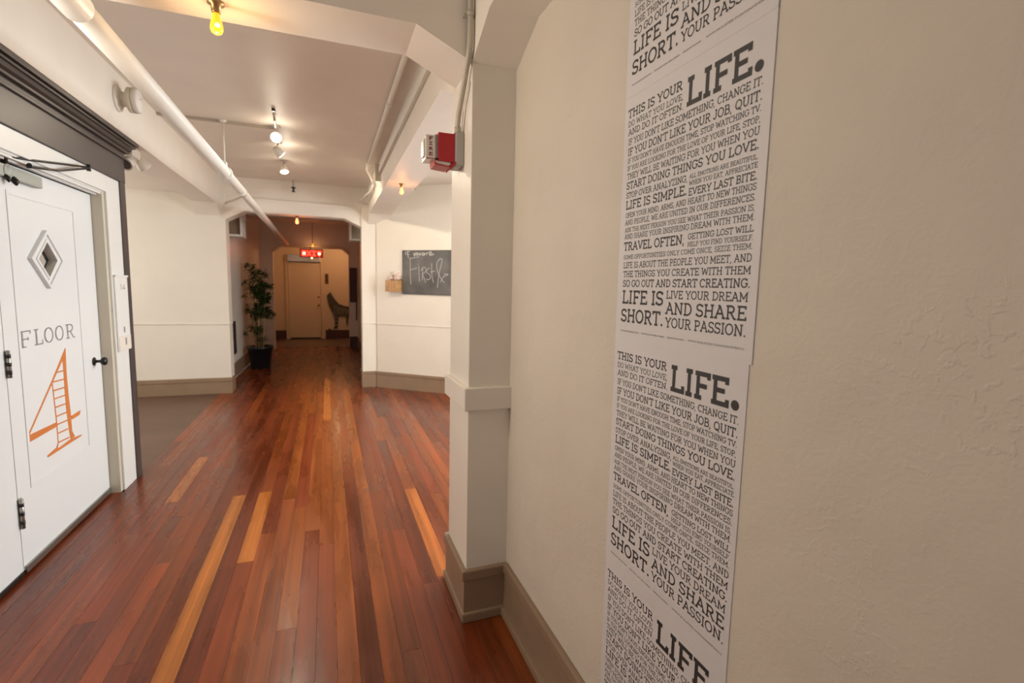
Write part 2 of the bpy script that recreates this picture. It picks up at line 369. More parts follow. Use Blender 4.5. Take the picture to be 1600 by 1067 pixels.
def window(n, axis, at, a0, a1, z0, z1, label):
    """sash window in the plane axis = at, from a0 to a1"""
    def bx(p0, p1, b0, b1, c0, c1):
        return B(p0, p1, b0, b1, c0, c1) if axis == 0 else B(b0, b1, p0, p1, c0, c1)
    c = (at, (a0 + a1) / 2, z0) if axis == 0 else ((a0 + a1) / 2, at, z0)
    w = empty(n, c, label, 'window', kind='structure')
    for q in ((a0, a0 + .07, z0, z1), (a1 - .07, a1, z0, z1), (a0 + .07, a1 - .07, z0, z0 + .08), (a0 + .07, a1 - .07, z1 - .07, z1)):
        part(bx(at, at + .05, *q), 'frame', M['casing'], w)
    part(bx(at + .005, at + .045, (a0 + a1) / 2 - .03, (a0 + a1) / 2 + .03, z0 + .08, z1 - .07), 'mullion', M['casing'], w)
    part(bx(at + .022, at + .028, a0 + .07, (a0 + a1) / 2 - .03, z0 + .08, z1 - .07), 'pane', M['glass'], w)
    part(bx(at + .022, at + .028, (a0 + a1) / 2 + .03, a1 - .07, z0 + .08, z1 - .07), 'pane', M['glass'], w)
window('window_1', 0, 3.24, 2.6, 4.9, .95, 2.5, 'alcove window at the far right, out of view')

# ------------------------------------------------------------------ first arch (y = 7.5)
struct('wall_arch_left', B(-4.2, -1.245, 7.5, 7.74, 0, CZ), M['wall'], 'cream lobby wall with a dado line, left of the first arch', 'wall')
struct('trim_8', B(-4.2, -1.238, 7.488, 7.75, .936, .950), M['wall'], 'thin dado line on the cream wall left of the first arch', 'trim')
bl = empty('baseboard_lobby', (-2, 7.5, 0), 'taupe baseboard of the lobby wall left of the first arch', 'baseboard', kind='structure')
part(B(-4.2, -1.235, 7.478, 7.74, 0, .165), 'board', M['base'], bl)
part(B(-4.2, -1.228, 7.470, 7.74, .163, .215).bevel(.005), 'cap', M['base'], bl)
struct('wall_arch_right', B(.467, .70, 7.46, 7.74, 0, CZ), M['wall'], 'narrow cream pilaster between the first arch and the chalkboard wall', 'wall')
struct('trim_9', B(.462, .69, 7.45, 7.75, .938, .950), M['wall'], 'dado line on the pilaster right of the first arch', 'trim')
bq = empty('baseboard_pilaster', (.57, 7.5, 0), 'taupe baseboard at the foot of the pilaster right of the arch', 'baseboard', kind='structure')
part(B(.457, .69, 7.445, 7.75, 0, .20), 'board', M['base'], bq)
part(B(.450, .69, 7.437, 7.75, .198, .235).bevel(.005), 'cap', M['base'], bq)
arch = [(-1.245, CZ), (-1.245, 2.315), (-1.017, 2.440), (.235, 2.432), (.467, 2.325), (.467, CZ)]
struct('trim_10', MB().prism(arch, 1, 7.53, 7.74), M['ceil'], 'cream cross beam of the first arch with sloping corners', 'beam')
struct('trim_11', MB().prism([(-1.245, 2.51), (-1.245, 2.317), (-1.017, 2.446), (.235, 2.438), (.467, 2.330), (.467, 2.50), (.30, 2.615), (-1.03, 2.615)], 1, 7.49, 7.535), M['ceil'], 'raised band along the lower edge of the first arch', 'trim')

# ------------------------------------------------------------------ left beam and door wall
struct('trim_12', MB().prism([(-2.6, CZ), (-2.6, BZ), (7.3, BZ), (7.5, 2.36), (7.5, CZ)], 0, -1.58, -1.302), M['ceil'], 'cream beam running along the left above the white door and lobby opening', 'beam')
struct('trim_13', B(-1.302, -1.298, -2.6, 4.975, BZ, CZ), M['ceil'], 'flush cream facing board on the near part of the left beam', 'trim')
wl = MB(); wl.box(-1.58, -1.395, -2.6, 2.1, 0, BZ); wl.box(-1.58, -1.395, 4.30, 4.44, 0, BZ); wl.box(-1.58, -1.395, 2.1, 4.30, 2.12, BZ)
struct('wall_left', wl, M['wall'], 'wall around the white FLOOR 4 door', 'wall')
cs = empty('trim_14', (-1.39, 4.1, 0), 'white casing with beige jamb around the white door', 'casing', kind='structure')
part(B(-1.40, -1.383, 4.135, 4.36, 0, 2.195).bevel(.006), 'side_board', M['casing'], cs)
part(B(-1.40, -1.383, 1.9, 4.135, 2.085, 2.195).bevel(.004), 'head_board', M['casing'], cs)
part(B(-1.52, -1.398, 4.10, 4.16, 0, 2.085), 'jamb', M['jamb'], cs)
part(B(-1.52, -1.398, 2.1, 4.10, 2.075, 2.12), 'head_jamb', M['casing'], cs)
part(B(-1.448, -1.425, 2.1, 4.10, 2.055, 2.0755).bevel(.003), 'door_stop', M['casing'], cs)
part(B(-1.418, -1.402, 2.1, 4.10, 2.062, 2.0755).bevel(.003), 'door_stop', M['casing'], cs)
hd = empty('trim_15', (-1.37, 4.4, 0), 'dark charcoal outer casing and stepped cornice over the white door', 'casing', kind='structure')
part(B(-1.40, -1.375, 4.36, 4.455, 0, 2.205).bevel(.004), 'side_board', M['dark'], hd)
part(B(-1.44, -1.372, 1.8, 4.455, 2.197, 2.37).bevel(.003), 'fascia', M['dark'], hd)
part(B(-1.44, -1.358, 1.8, 4.462, 2.365, 2.382).bevel(.003), 'moulding', M['dark'], hd)
part(B(-1.44, -1.368, 1.8, 4.455, 2.382, 2.412), 'moulding', M['dark'], hd)
part(B(-1.44, -1.346, 1.8, 4.478, 2.410, 2.426).bevel(.003), 'moulding', M['dark'], hd)
part(MB().prism([(-1.44, 2.426), (-1.352, 2.426), (-1.335, 2.437), (-1.327, 2.455), (-1.44, 2.455)], 1, 1.8, 4.492), 'moulding', M['dark'], hd)
part(B(-1.44, -1.312, 1.8, 4.51, 2.455, 2.468).bevel(.002), 'moulding', M['dark'], hd)
part(B(-1.44, -1.296, 1.8, 4.52, 2.472, 2.497).bevel(.003), 'moulding', M['dark'], hd)
# lobby shell
struct('wall_lobby_near', B(-4.2, -1.585, 4.30, 4.44, 0, 2.9), M['wall'], 'lobby wall hidden behind the door casing', 'wall')
wy = MB(); wy.box(-4.35, -4.2, 4.3, 5.0, 0, 2.9); wy.box(-4.35, -4.2, 7.0, 7.8, 0, 2.9); wy.box(-4.35, -4.2, 5.0, 7.0, 0, .9); wy.box(-4.35, -4.2, 5.0, 7.0, 2.4, 2.9)
struct('wall_lobby_side', wy, M['wall'], 'lobby wall with the added window, far left, out of view', 'wall')
window('added_lobby_window', 0, -4.3, 5.0, 7.0, .9, 2.4, 'added lobby window at far left for fill light, out of view')  # added opening for the lobby fill light
# wall behind camera with an added window for fill light
wb = MB(); wb.box(-1.58, -1.15, -2.75, -2.6, 0, CZ); wb.box(.45, .95, -2.75, -2.6, 0, CZ); wb.box(-1.15, .45, -2.75, -2.6, 0, .95); wb.box(-1.15, .45, -2.75, -2.6, 2.5, CZ)
struct('wall_back', wb, M['wall'], 'end wall behind the viewpoint', 'wall')
window('added_back_window', 1, -2.72, -1.15, .45, .95, 2.5, 'added window behind the viewpoint for fill light')

# ------------------------------------------------------------------ door_1: FLOOR 4
DX = -1.46
d1 = empty('door_1', (DX, 3.05, .01), 'white door lettered FLOOR with an orange ladder numeral 4 and diamond window', 'door', kind='structure')
dm = MB()
# leaf with a diamond hole
cy, cz = 3.473, 1.601; hy, hz = .105, .105
dl = (cy - hy, cz); dt = (cy, cz + hz); dr = (cy + hy, cz); db = (cy, cz - hz)
y0, y1, z0, z1 = 3.045, 4.095, .028, 2.052
dm.prism([(y0, z0), (cy, z0), db, dl, dt, (cy, z1), (y0, z1)], 0, DX - .04, DX)
dm.prism([(cy, z0), (y1, z0), (y1, z1), (cy, z1), dt, dr, db], 0, DX - .04, DX)
part(dm, 'leaf', M['door'], d1)
def ring(cy, cz, ay, az, by, bz, x0, x1):
    mb = MB(); o = [(cy - ay, cz), (cy, cz + az), (cy + ay, cz), (cy, cz - az)]; i = [(cy - by, cz), (cy, cz + bz), (cy + by, cz), (cy, cz - bz)]
    for k in range(4):
        j = (k + 1) % 4; mb.prism([o[k], o[j], i[j], i[k]], 0, x0, x1)
    return mb
wf = part(ring(cy, cz, .172, .160, .100, .100, DX, DX + .012), 'window_frame', M['door'], d1)
part(ring(cy, cz, .172, .160, .150, .140, DX + .012, DX + .020), 'outer_bead', M['door'], wf)
part(ring(cy, cz, .118, .112, .098, .096, DX + .012, DX + .017), 'inner_bead', M['door'], wf)
gl = MB().prism([dl, dt, dr, db], 0, DX - .030, DX - .026)
gp = part(gl, 'window_glass', M['glassdark'], d1)
part(MB().prism([(cy - .045, cz + .05), (cy + .005, cz + .075), (cy + .07, cz - .01), (cy + .02, cz - .07), (cy - .03, cz - .05)], 0, DX - .0258, DX - .025), 'mesh_patch', M['curtain'], gp)
for (a, b, c, d) in ((3.16, 3.85, 1.905, 1.925), (3.16, 3.85, .415, .435), (3.16, 3.18, .435, 1.905), (3.83, 3.85, .435, 1.905)):
    part(B(DX, DX + .004, a, b, c, d).bevel(.0015), 'panel_moulding', M['door'], d1)
kn = part(MB().lathe([(.028, 0), (.028, .004), (.010, .008), (.009, .035), (.022, .042), (.028, .055), (.026, .066), (.012, .072), (.001, .073)], (DX, 3.985, .957), 'X'), 'door_knob', M['black'], d1)
for za, zb in ((1.015, 1.148), (.25, .403), (1.75, 1.89)):
    h = part(MB().tube([(DX + .012, 3.043, za), (DX + .012, 3.043, zb)], .009), 'hinge', M['steel'], d1)
    for q in range(3):
        zc = za + (zb - za) * (.2 + .3 * q)
        part(MB().tube([(DX + .012, 3.043, zc - .009), (DX + .012, 3.043, zc + .009)], .0102), 'knuckle', M['black'], h)
    part(B(DX, DX + .003, 3.048, 3.068, za, zb), 'hinge_leaf', M['steel'], h)
part(B(DX, DX + .012, 3.05, 4.09, .012, .048).bevel(.003), 'door_sweep', M['steel'], d1)
# painted numeral 4 drawn as a ladder, and the word FLOOR
LD = {
 'stem': [(3.619, 1.091), (3.625, 1.089), (3.615, .957), (3.618, .817), (3.628, .691), (3.629, .584), (3.659, .544), (3.603, .543), (3.593, .595), (3.58, .703), (3.576, .826), (3.58, .962), (3.578, 1.023)],
 'diag': [(3.619, 1.091), (3.578, 1.023), (3.447, .911), (3.187, .689), (3.173, .693), (3.436, .921)],
 'rail': [(3.441, .912), (3.452, .911), (3.462, .775), (3.467, .681), (3.465, .563), (3.45, .53), (3.43, .536), (3.456, .566), (3.456, .684), (3.451, .777)],
 'bar': [(3.174, .695), (3.189, .69), (3.453, .685), (3.465, .66), (3.173, .652), (3.162, .668)],
 'bar2': [(3.629, .678), (3.751, .684), (3.737, .659), (3.634, .654)],
 'base': [(3.337, .53), (3.439, .544), (3.454, .533), (3.609, .544), (3.746, .53), (3.739, .523), (3.651, .522), (3.342, .517)]}
nm = MB()
for i, p in enumerate(LD.values()): nm.prism(p, 0, DX + .0002, DX + .0010 + i * .00005)
for a, za, b, zb in ((3.487, .965, 3.577, .962), (3.452, .918, 3.575, .912), (3.457, .868, 3.578, .863), (3.456, .821, 3.580, .816), (3.458, .771, 3.581, .765), (3.462, .717, 3.582, .713), (3.464, .670, 3.588, .664), (3.464, .618, 3.584, .612), (3.464, .565, 3.590, .558)):
    nm.prism([(a, za + .004), (b, zb + .004), (b, zb - .004), (a, za - .004)], 0, DX + .0002, DX + .0009)
part(nm, 'ladder_numeral', M['orange'], d1, label='orange painted numeral 4 drawn like a ladder')

# ------------------------------------------------------------------ stroke font (slab serif)
def arc(cx, cy, rx, ry, a0, a1, n=8):
    return [(cx + rx * math.cos(R(a0 + (a1 - a0) * i / n)), cy + ry * math.sin(R(a0 + (a1 - a0) * i / n))) for i in range(n + 1)]
def sf(x, y, w=.16): return [(x - w, y), (x + w, y)]
G = {
 'A': (.90, [[(.12, 0), (.45, 1)], [(.45, 1), (.78, 0)], [(.23, .35), (.67, .35)], sf(.12, 0, .13), sf(.78, 0, .13), [(.30, 1), (.45, 1)]]),
 'B': (.80, [[(.2, 0), (.2, 1)], [(.06, 1), (.45, 1)] + arc(.45, .76, .2, .24, 90, -90)[1:] + [(.2, .52)], [(.2, .52), (.47, .52)] + arc(.47, .26, .23, .26, 90, -90)[1:] + [(.06, 0)]]),
 'C': (.85, [arc(.45, .5, .36, .5, 40, 320, 14), [(.74, .72), (.74, 1)]]),
 'D': (.86, [[(.2, 0), (.2, 1)], [(.06, 1), (.38, 1)] + arc(.38, .5, .38, .5, 90, -90, 12)[1:] + [(.06, 0)]]),
 'E': (.78, [[(.2, 0), (.2, 1)], [(.06, 1), (.66, 1), (.66, .80)], [(.2, .52), (.52, .52)], [(.52, .42), (.52, .62)], [(.06, 0), (.70, 0), (.70, .22)]]),
 'F': (.74, [[(.2, 0), (.2, 1)], [(.06, 1), (.66, 1), (.66, .80)], [(.2, .50), (.52, .50)], [(.52, .40), (.52, .60)], sf(.22, 0, .16)]),
 'G': (.90, [arc(.45, .5, .36, .5, 40, 335, 14) + [(.78, .42)], [(.55, .44), (.88, .44)], [(.76, .74), (.76, 1)]]),
 'H': (.94, [[(.2, 0), (.2, 1)], [(.74, 0), (.74, 1)], [(.2, .52), (.74, .52)], sf(.2, 0, .14), sf(.2, 1, .14), sf(.74, 0, .14), sf(.74, 1, .14)]),
 'I': (.42, [[(.21, 0), (.21, 1)], sf(.21, 0, .15), sf(.21, 1, .15)]),
 'J': (.62, [[(.42, 1), (.42, .28)] + arc(.24, .28, .18, .28, 0, -170)[1:], sf(.42, 1, .15)]),
 'K': (.88, [[(.2, 0), (.2, 1)], [(.68, 1), (.2, .42)], [(.36, .58), (.72, 0)], sf(.2, 0, .14), sf(.2, 1, .14), sf(.70, 1, .12), sf(.74, 0, .13)]),
 'L': (.74, [[(.2, 0), (.2, 1)], sf(.2, 1, .15), [(.05, 0), (.66, 0), (.66, .26)]]),
 'M': (1.08, [[(.18, 0), (.18, 1)], [(.18, 1), (.54, .22)], [(.54, .22), (.90, 1)], [(.90, 0), (.90, 1)], sf(.18, 0, .13), sf(.90, 0, .13), [(.05, 1), (.18, 1)], [(.90, 1), (1.03, 1)]]),
 'N': (.96, [[(.2, 0), (.2, 1)], [(.2, 1), (.76, 0)], [(.76, 0), (.76, 1)], sf(.2, 0, .14), [(.06, 1), (.2, 1)], sf(.76, 1, .14)]),
 'O': (.90, [arc(.45, .5, .36, .5, 0, 360, 18)]),
 'P': (.76, [[(.2, 0), (.2, 1)], [(.06, 1), (.42, 1)] + arc(.42, .73, .24, .27, 90, -90)[1:] + [(.2, .46)], sf(.22, 0, .16)]),
 'Q': (.92, [arc(.45, .5, .36, .5, 0, 360, 18), [(.42, .22), (.82, -.10)]]),
 'R': (.86, [[(.2, 0), (.2, 1)], [(.06, 1), (.44, 1)] + arc(.44, .75, .22, .25, 90, -90)[1:] + [(.2, .50)], [(.42, .50), (.70, 0), (.84, 0)], sf(.2, 0, .14)]),
 'S': (.72, [arc(.36, .745, .25, .255, 30, 270, 10) + arc(.36, .245, .27, .245, 90, -160, 10)[1:], [(.60, .78), (.60, 1)], [(.10, 0), (.10, .24)]]),
 'T': (.78, [[(.39, 0), (.39, 1)], [(.07, .78), (.07, 1), (.71, 1), (.71, .78)], sf(.39, 0, .15)]),
 'U': (.90, [[(.18, 1), (.18, .34)] + arc(.45, .34, .27, .34, 180, 360, 10)[1:] + [(.72, 1)], sf(.18, 1, .14), sf(.72, 1, .14)]),
 'V': (.86, [[(.12, 1), (.43, 0)], [(.43, 0), (.74, 1)], sf(.12, 1, .13), sf(.74, 1, .13)]),
 'W': (1.18, [[(.12, 1), (.34, 0)], [(.34, 0), (.59, .9)], [(.59, .9), (.84, 0)], [(.84, 0), (1.06, 1)], sf(.12, 1, .13), sf(1.06, 1, .13)]),
 'X': (.86, [[(.12, 1), (.74, 0)], [(.74, 1), (.12, 0)], sf(.12, 1, .12), sf(.74, 1, .12), sf(.12, 0, .12), sf(.74, 0, .12)]),
 'Y': (.86, [[(.12, 1), (.43, .46)], [(.74, 1), (.43, .46)], [(.43, .46), (.43, 0)], sf(.12, 1, .12), sf(.74, 1, .12), sf(.43, 0, .15)]),
 'Z': (.76, [[(.1, .8), (.1, 1), (.66, 1), (.1, 0), (.68, 0), (.68, .2)]]),
 '&': (.92, [[(.80, .42), (.55, .05), (.3, 0), (.12, .12), (.14, .36), (.50, .66), (.52, .88), (.36, 1), (.22, .86), (.28, .66), (.82, 0)]]),
 ',': (.30, [[(.14, .05), (.08, -.16)]]), '.': (.30, [[(.13, 0), (.13, .03)]]), "'": (.24, [[(.13, 1), (.09, .76)]]),
 ';': (.32, [[(.14, .05), (.08, -.16)], [(.15, .55), (.15, .60)]]), '/': (.5, [[(.08, -.05), (.42, 1)]]),
 '0': (.70, [arc(.35, .5, .26, .5, 0, 360, 14)]), '1': (.4, [[(.08, .8), (.22, 1), (.22, 0)]]), '2': (.66, [[(.1, .75), (.2, .97), (.45, .97), (.55, .75), (.1, 0), (.6, 0)]]),
 '4': (.7, [[(.48, 0), (.48, 1), (.06, .28), (.62, .28)]]), '9': (.68, [arc(.33, .7, .24, .3, 0, 360, 12), [(.57, .7), (.5, .2), (.2, 0)]]), ' ': (.34, []),
}
LAY = [0]   # neighbouring strokes sit a few microns apart so that overlaps stay clean
def stroke(verts, faces, pts, t, to3):
    """ribbon polygon along pts, mitred"""
    LAY[0] = (LAY[0] + 1) % 8
    n = len(pts); Lf, Rt = [], []
    closed = n > 3 and abs(pts[0][0] - pts[-1][0]) < 1e-6 and abs(pts[0][1] - pts[-1][1]) < 1e-6
    for i, p in enumerate(pts):
        a = pts[i - 1] if i > 0 else (pts[-2] if closed else None); b = pts[i + 1] if i < n - 1 else (pts[1] if closed else None)
        d1_ = (p[0] - a[0], p[1] - a[1]) if a else None; d2_ = (b[0] - p[0], b[1] - p[1]) if b else None
        def nrm(d): l = math.hypot(*d) or 1e-9; return (-d[1] / l, d[0] / l)
        if d1_ and d2_:
            n1, n2 = nrm(d1_), nrm(d2_); m = (n1[0] + n2[0], n1[1] + n2[1]); l = math.hypot(*m) or 1e-9; m = (m[0] / l, m[1] / l)
            k = min(1 / max(m[0] * n1[0] + m[1] * n1[1], .35), 1.6)
        else: m = nrm(d1_ or d2_); k = 1
        Lf.append((p[0] + m[0] * t / 2 * k, p[1] + m[1] * t / 2 * k)); Rt.append((p[0] - m[0] * t / 2 * k, p[1] - m[1] * t / 2 * k))
    b0 = len(verts)
    for l, r in zip(Lf, Rt): verts.append(to3(*l)); verts.append(to3(*r))
    for i in range(n - 1): faces.append((b0 + 2 * i, b0 + 2 * i + 1, b0 + 2 * i + 3, b0 + 2 * i + 2))
def text(verts, faces, s, u0, u1, v, h, wt, mp3, capline=True):
    """justify string s between u0 and u1 at baseline v, cap height h, stroke weight wt (fraction of h)"""
    adv = sum(G[c][0] for c in s) - .1
    k = (u1 - u0) / adv; x = u0 - .05 * k; t = wt * h
    for c in s:
        a, st = G[c]
        for pl in st:
            q = []
            for px, py in pl:
                yy = t / 2 + py * (h - t) if 0 <= py <= 1 else py * h
                q.append((x + px * k, v + yy))
            if c == '.':
                r = t * .68; cx_ = x + .14 * k; cc = [(cx_ + r * math.cos(R(60 * i)), v + r + r * math.sin(R(60 * i))) for i in range(6)]
                b0 = len(verts); verts.extend(mp3(*p) for p in cc); faces.append(tuple(range(b0, b0 + 6))); continue
            stroke(verts, faces, q, t, mp3)
        x += a * k
def text_obj(name, m, parent, verts, faces, **kw):
    me = bpy.data.meshes.new(name); loc = Vector((0, 0, 0)); p = parent
    while p: loc += p.location; p = p.parent
    me.from_pydata([tuple(Vector(v) - loc) for v in verts], [], faces); me.materials.append(m)
    o = bpy.data.objects.new(name, me); COL.objects.link(o); o.parent = parent
    for k, v in kw.items(): o[k] = v
    return o
V, F_ = [], []
dp = lambda u, v: (DX + .0008 + LAY[0] * 6e-6, u, v)
for c, a, b in (('F', 3.168, 3.274), ('L', 3.305, 3.387), ('O', 3.401, 3.498), ('O', 3.517, 3.613), ('R', 3.640, 3.746)):
    # each letter is a broad outlined stem with hatching inside, so draw two thin passes
    text(V, F_, c, a, b, 1.142, .086, .07, dp)
    text(V, F_, c, a + .010, b + .004, 1.142, .086, .05, lambda u, v: (DX + .0009, u, v))
for a in (3.176, 3.312):
    for q in range(13): stroke(V, F_, [(a + .004, 1.148 + q * .006), (a + .022, 1.148 + q * .006)], .002, lambda u, v: (DX + .001, u, v))
text_obj('floor_lettering', M['grey'], d1, V, F_, label='grey painted word FLOOR in hatched serif letters')
# door closer
cl = part(B(DX, DX + .035, 3.02, 3.43, 1.975, 2.035).bevel(.006), 'door_closer', M['closer'], d1)
part(MB().lathe([(.034, 0), (.034, .008), (.028, .010), (.026, .006), (.001, .006)], (DX + .030, 3.12, 2.005), 'X'), 'spring_cap', M['closer'], cl)
part(MB().tube([(DX + .045, 3.10, 1.95), (DX + .045, 3.10, 1.965), (DX + .03, 3.10, 1.98)], [.003, .012, .012]), 'adjusting_screw', M['black'], cl)
part(MB().tube([(DX + .045, 3.16, 1.945), (DX + .045, 3.16, 1.962), (DX + .03, 3.16, 1.98)], [.004, .016, .014]), 'adjusting_screw', M['black'], cl)
part(MB().tube([(DX + .02, 3.12, 2.03), (DX + .03, 3.11, 2.065), (DX + .045, 3.10, 2.085)], [.016, .014, .012]), 'pivot', M['black'], cl)
ARM = (-1.33, 3.74, 2.165)
part(MB().tube([(DX + .05, 3.10, 2.07), (DX + .075, 3.26, 2.09), (ARM[0], ARM[1], ARM[2])], .006), 'arm', M['black'], cl)
part(MB().tube([(-1.385, 3.215, 2.055), (-1.382, 3.23, 2.052), (-1.36, 3.45, 2.082), (ARM[0], ARM[1], ARM[2] - .006)], [.014, .007, .006, .006]), 'arm', M['black'], cl)
part(MB().tube([(ARM[0], ARM[1], ARM[2] - .022), (ARM[0], ARM[1], ARM[2] + .016)], .011), 'elbow_joint', M['black'], cl)

d2 = empty('door_2', (DX, 2.6, .01), 'plain white door leaf hinged to the left edge of the FLOOR 4 door', 'door', kind='structure')
part(B(DX - .04, DX, 2.1, 3.040, .028, 2.052), 'leaf', M['door'], d2)
part(B(DX, DX + .010, 2.2, 2.86, .33, 1.93).bevel(.004), 'panel', M['door'], d2)
part(B(DX, DX + .008, 2.1, 3.03, .008, .03), 'door_sweep', M['black'], d2)

# room strip sign on the casing
rs = empty('door_sign', (-1.383, 4.25, 1.26), 'narrow white plastic sign strip on the casing right of the white door', 'sign')
part(B(-1.383, -1.372, 4.150, 4.375, .995, 1.522).bevel(.003), 'sign_plate', M['casing'], rs)
part(B(-1.374, -1.366, 4.148, 4.380, 1.518, 1.532).bevel(.002), 'top_lip', M['casing'], rs)
part(B(-1.373, -1.369, 4.158, 4.372, .998, 1.10).bevel(.001), 'lower_plate', M['plastic'], rs)
V, F_ = [], []
text(V, F_, '14', 4.235, 4.325, 1.425, .045, .16, lambda u, v: (-1.3715, u, v))
text_obj('number', M['grey'], rs, V, F_)
part(B(-1.372, -1.3705, 4.255, 4.275, 1.125, 1.165), 'braille_strip', M['grey'], rs)
part(B(-1.369, -1.3675, 4.265, 4.285, 1.035, 1.085), 'braille_strip', M['grey'], rs)

# dark board standing just past the casing
db_ = empty('fire_hose_cabinet', (-1.42, 4.62, 0), 'low dark cabinet edge standing past the dark door casing', 'cabinet')
part(B(-1.50, -1.425, 4.46, 4.60, .10, .86).bevel(.004), 'body', mat('dark_maroon_enamel', (.05, .022, .028), .35), db_)
part(B(-1.50, -1.425, 4.47, 4.59, 0, .10), 'foot', M['black'], db_)
for z in (.16, .24, .30): part(MB().lathe([(.012, 0), (.012, .012), (.001, .014)], (-1.44, 4.60, z), 'Y', 12), 'latch', M['plastic'], db_)
rdp = empty('hose_sign', (-1.41, 4.5, 1.9), 'narrow red enamel strip on the edge beyond the dark door casing', 'sign')
part(B(-1.425, -1.405, 4.457, 4.475, 1.35, 2.12), 'strip', M['red'], rdp)

# ------------------------------------------------------------------ corridor beyond the first arch
struct('trim_19', B(-1.40, .68, 10.3, 10.5, 2.72, CZ), M['ceil'], 'shallow beam crossing the ceiling of the dim corridor', 'beam')
struct('wall_far_left', B(-1.6, -1.40, 7.74, 12.3, 0, CZ), M['wall'], 'left wall of the dim corridor behind the potted plant', 'wall')
struct('wall_far_right', B(.68, .85, 7.74, 12.3, 0, CZ), M['wall'], 'right wall of the dim corridor beyond the first arch', 'wall')
b3 = empty('baseboard_far_left', (-1.39, 10, 0), 'taupe baseboard left of the dim corridor behind the potted plant', 'baseboard', kind='structure')
part(B(-1.40, -1.385, 7.74, 12.3, 0, .20), 'board', M['base'], b3); part(B(-1.40, -1.377, 7.74, 12.3, .198, .235), 'cap', M['base'], b3)
b4 = empty('baseboard_far_right', (.67, 10, 0), 'taupe baseboard on the right of the dim corridor', 'baseboard', kind='structure')
part(B(.665, .68, 7.74, 12.3, 0, .20), 'board', M['base'], b4); part(B(.657, .68, 7.74, 12.3, .198, .235), 'cap', M['base'], b4)
for nm_, xa, xb, lab in (('trim_16', -1.40, -1.16, 'boxed duct under the ceiling, left of the dim corridor'), ('trim_17', .34, .68, 'boxed duct under the ceiling, right of the dim corridor')):
    za, zb = (2.17, 2.42) if xa < 0 else (2.20, 2.46)
    e = empty(nm_, ((xa + xb) / 2, 8.3, za), lab, 'duct', kind='structure')
    part(B(xa, xb, 8.35, 8.62, za, CZ), 'casing', M['ceil'], e)
    part(B(xa + .03, xb - .03, 8.335, 8.349, za + .03, zb + .2), 'end_panel', M['jamb'] if xa > 0 else M['base'], e)
    part(B(xa, xb, 8.28, 8.35, za, za + .03), 'end_frame', M['pipe'], e)
    i0, i1 = (xb - .03, xb) if xa < 0 else (xa, xa + .03)
    part(B(i0, i1, 8.28, 8.35, za + .03, CZ - .06), 'end_frame', M['pipe'], e)
# second arch
a2 = [(-1.40, CZ), (-1.40, 0), (-1.14, 0), (-1.14, 2.19), (-.97, 2.325), (.33, 2.325), (.475, 2.20), (.475, 0), (.68, 0), (.68, CZ)]
mb = MB(); mb.box(-1.40, -1.14, 12.3, 12.5, 0, CZ); mb.box(.475, .85, 12.3, 12.5, 0, CZ); mb.prism([(-1.14, CZ), (-1.14, 2.19), (-.97, 2.325), (.33, 2.325), (.475, 2.20), (.475, CZ)], 1, 12.3, 12.5)
struct('wall_second_arch', mb, M['wall'], 'cream wall with the second, far archway', 'wall')
struct('trim_18', MB().prism([(-1.16, 2.26), (-1.16, 2.17), (-1.13, 2.19), (-.97, 2.325), (.33, 2.325), (.47, 2.195), (.50, 2.17), (.50, 2.26), (.36, 2.375), (-1.0, 2.375)], 1, 12.26, 12.31), M['farwall'], 'glowing cream band round the top of the second archway', 'trim')
b5 = empty('baseboard_second_arch', (.57, 12.3, 0), 'dark baseboard right of the second archway', 'baseboard', kind='structure')
part(B(.475, .657, 12.28, 12.3, 0, .27), 'board', M['redbase'], b5)
# landing
struct('wall_landing_left', B(-1.55, -1.40, 12.5, 14.5, 0, CZ), M['farwall'], 'left wall of the landing beyond the second archway', 'wall')
struct('wall_landing_right', B(.80, .95, 12.5, 14.5, 0, CZ), M['farwall'], 'right wall of the landing beyond the second archway', 'wall')
mb = MB(); mb.box(-1.55, .95, 14.541, 14.65, 0, CZ); mb.box(-1.55, -.988, 14.5, 14.541, 0, CZ); mb.box(-.172, .95, 14.5, 14.541, 0, CZ); mb.box(-.988, -.172, 14.5, 14.541, 2.083, CZ)
struct('wall_end', mb, M['farwall'], 'warm cream end wall around the far door', 'wall')
b6 = empty('baseboard_end', (-1.2, 14.48, 0), 'dark red-brown baseboard either side of the far door', 'baseboard', kind='structure')
part(B(-1.40, -1.06, 14.47, 14.5, 0, .24), 'board', M['redbase'], b6); part(B(-.07, .80, 14.47, 14.5, 0, .24), 'board', M['redbase'], b6)
d3 = empty('door_3', (-.58, 14.5, 0), 'plain cream door at the far end of the corridor', 'door', kind='structure')
part(B(-.985, -.175, 14.49, 14.54, .035, 2.08).bevel(.004), 'leaf', M['farwall'], d3)
part(B(-.95, -.21, 14.478, 14.492, .005, .04), 'door_sweep', M['black'], d3)
part(B(-1.05, -.99, 14.46, 14.5, 0, 2.09), 'casing', M['farwall'], d3); part(B(-.17, -.11, 14.46, 14.5, 0, 2.09), 'casing', M['farwall'], d3)
part(B(-.99, -.17, 14.40, 14.49, 2.085, 2.27).bevel(.01), 'head_box', M['silver'], d3, label='pale grey metal box across the door head')
part(MB().lathe([(.03, 0), (.03, -.01), (.012, -.02), (.012, -.045), (.03, -.055), (.026, -.08), (.001, -.085)], (-.235, 14.49, .93), 'Y', 16), 'door_knob', M['brass'], d3)
part(MB().lathe([(.027, 0), (.027, -.014), (.001, -.016)], (-.235, 14.49, 1.15), 'Y', 16), 'deadbolt', M['brass'], d3)

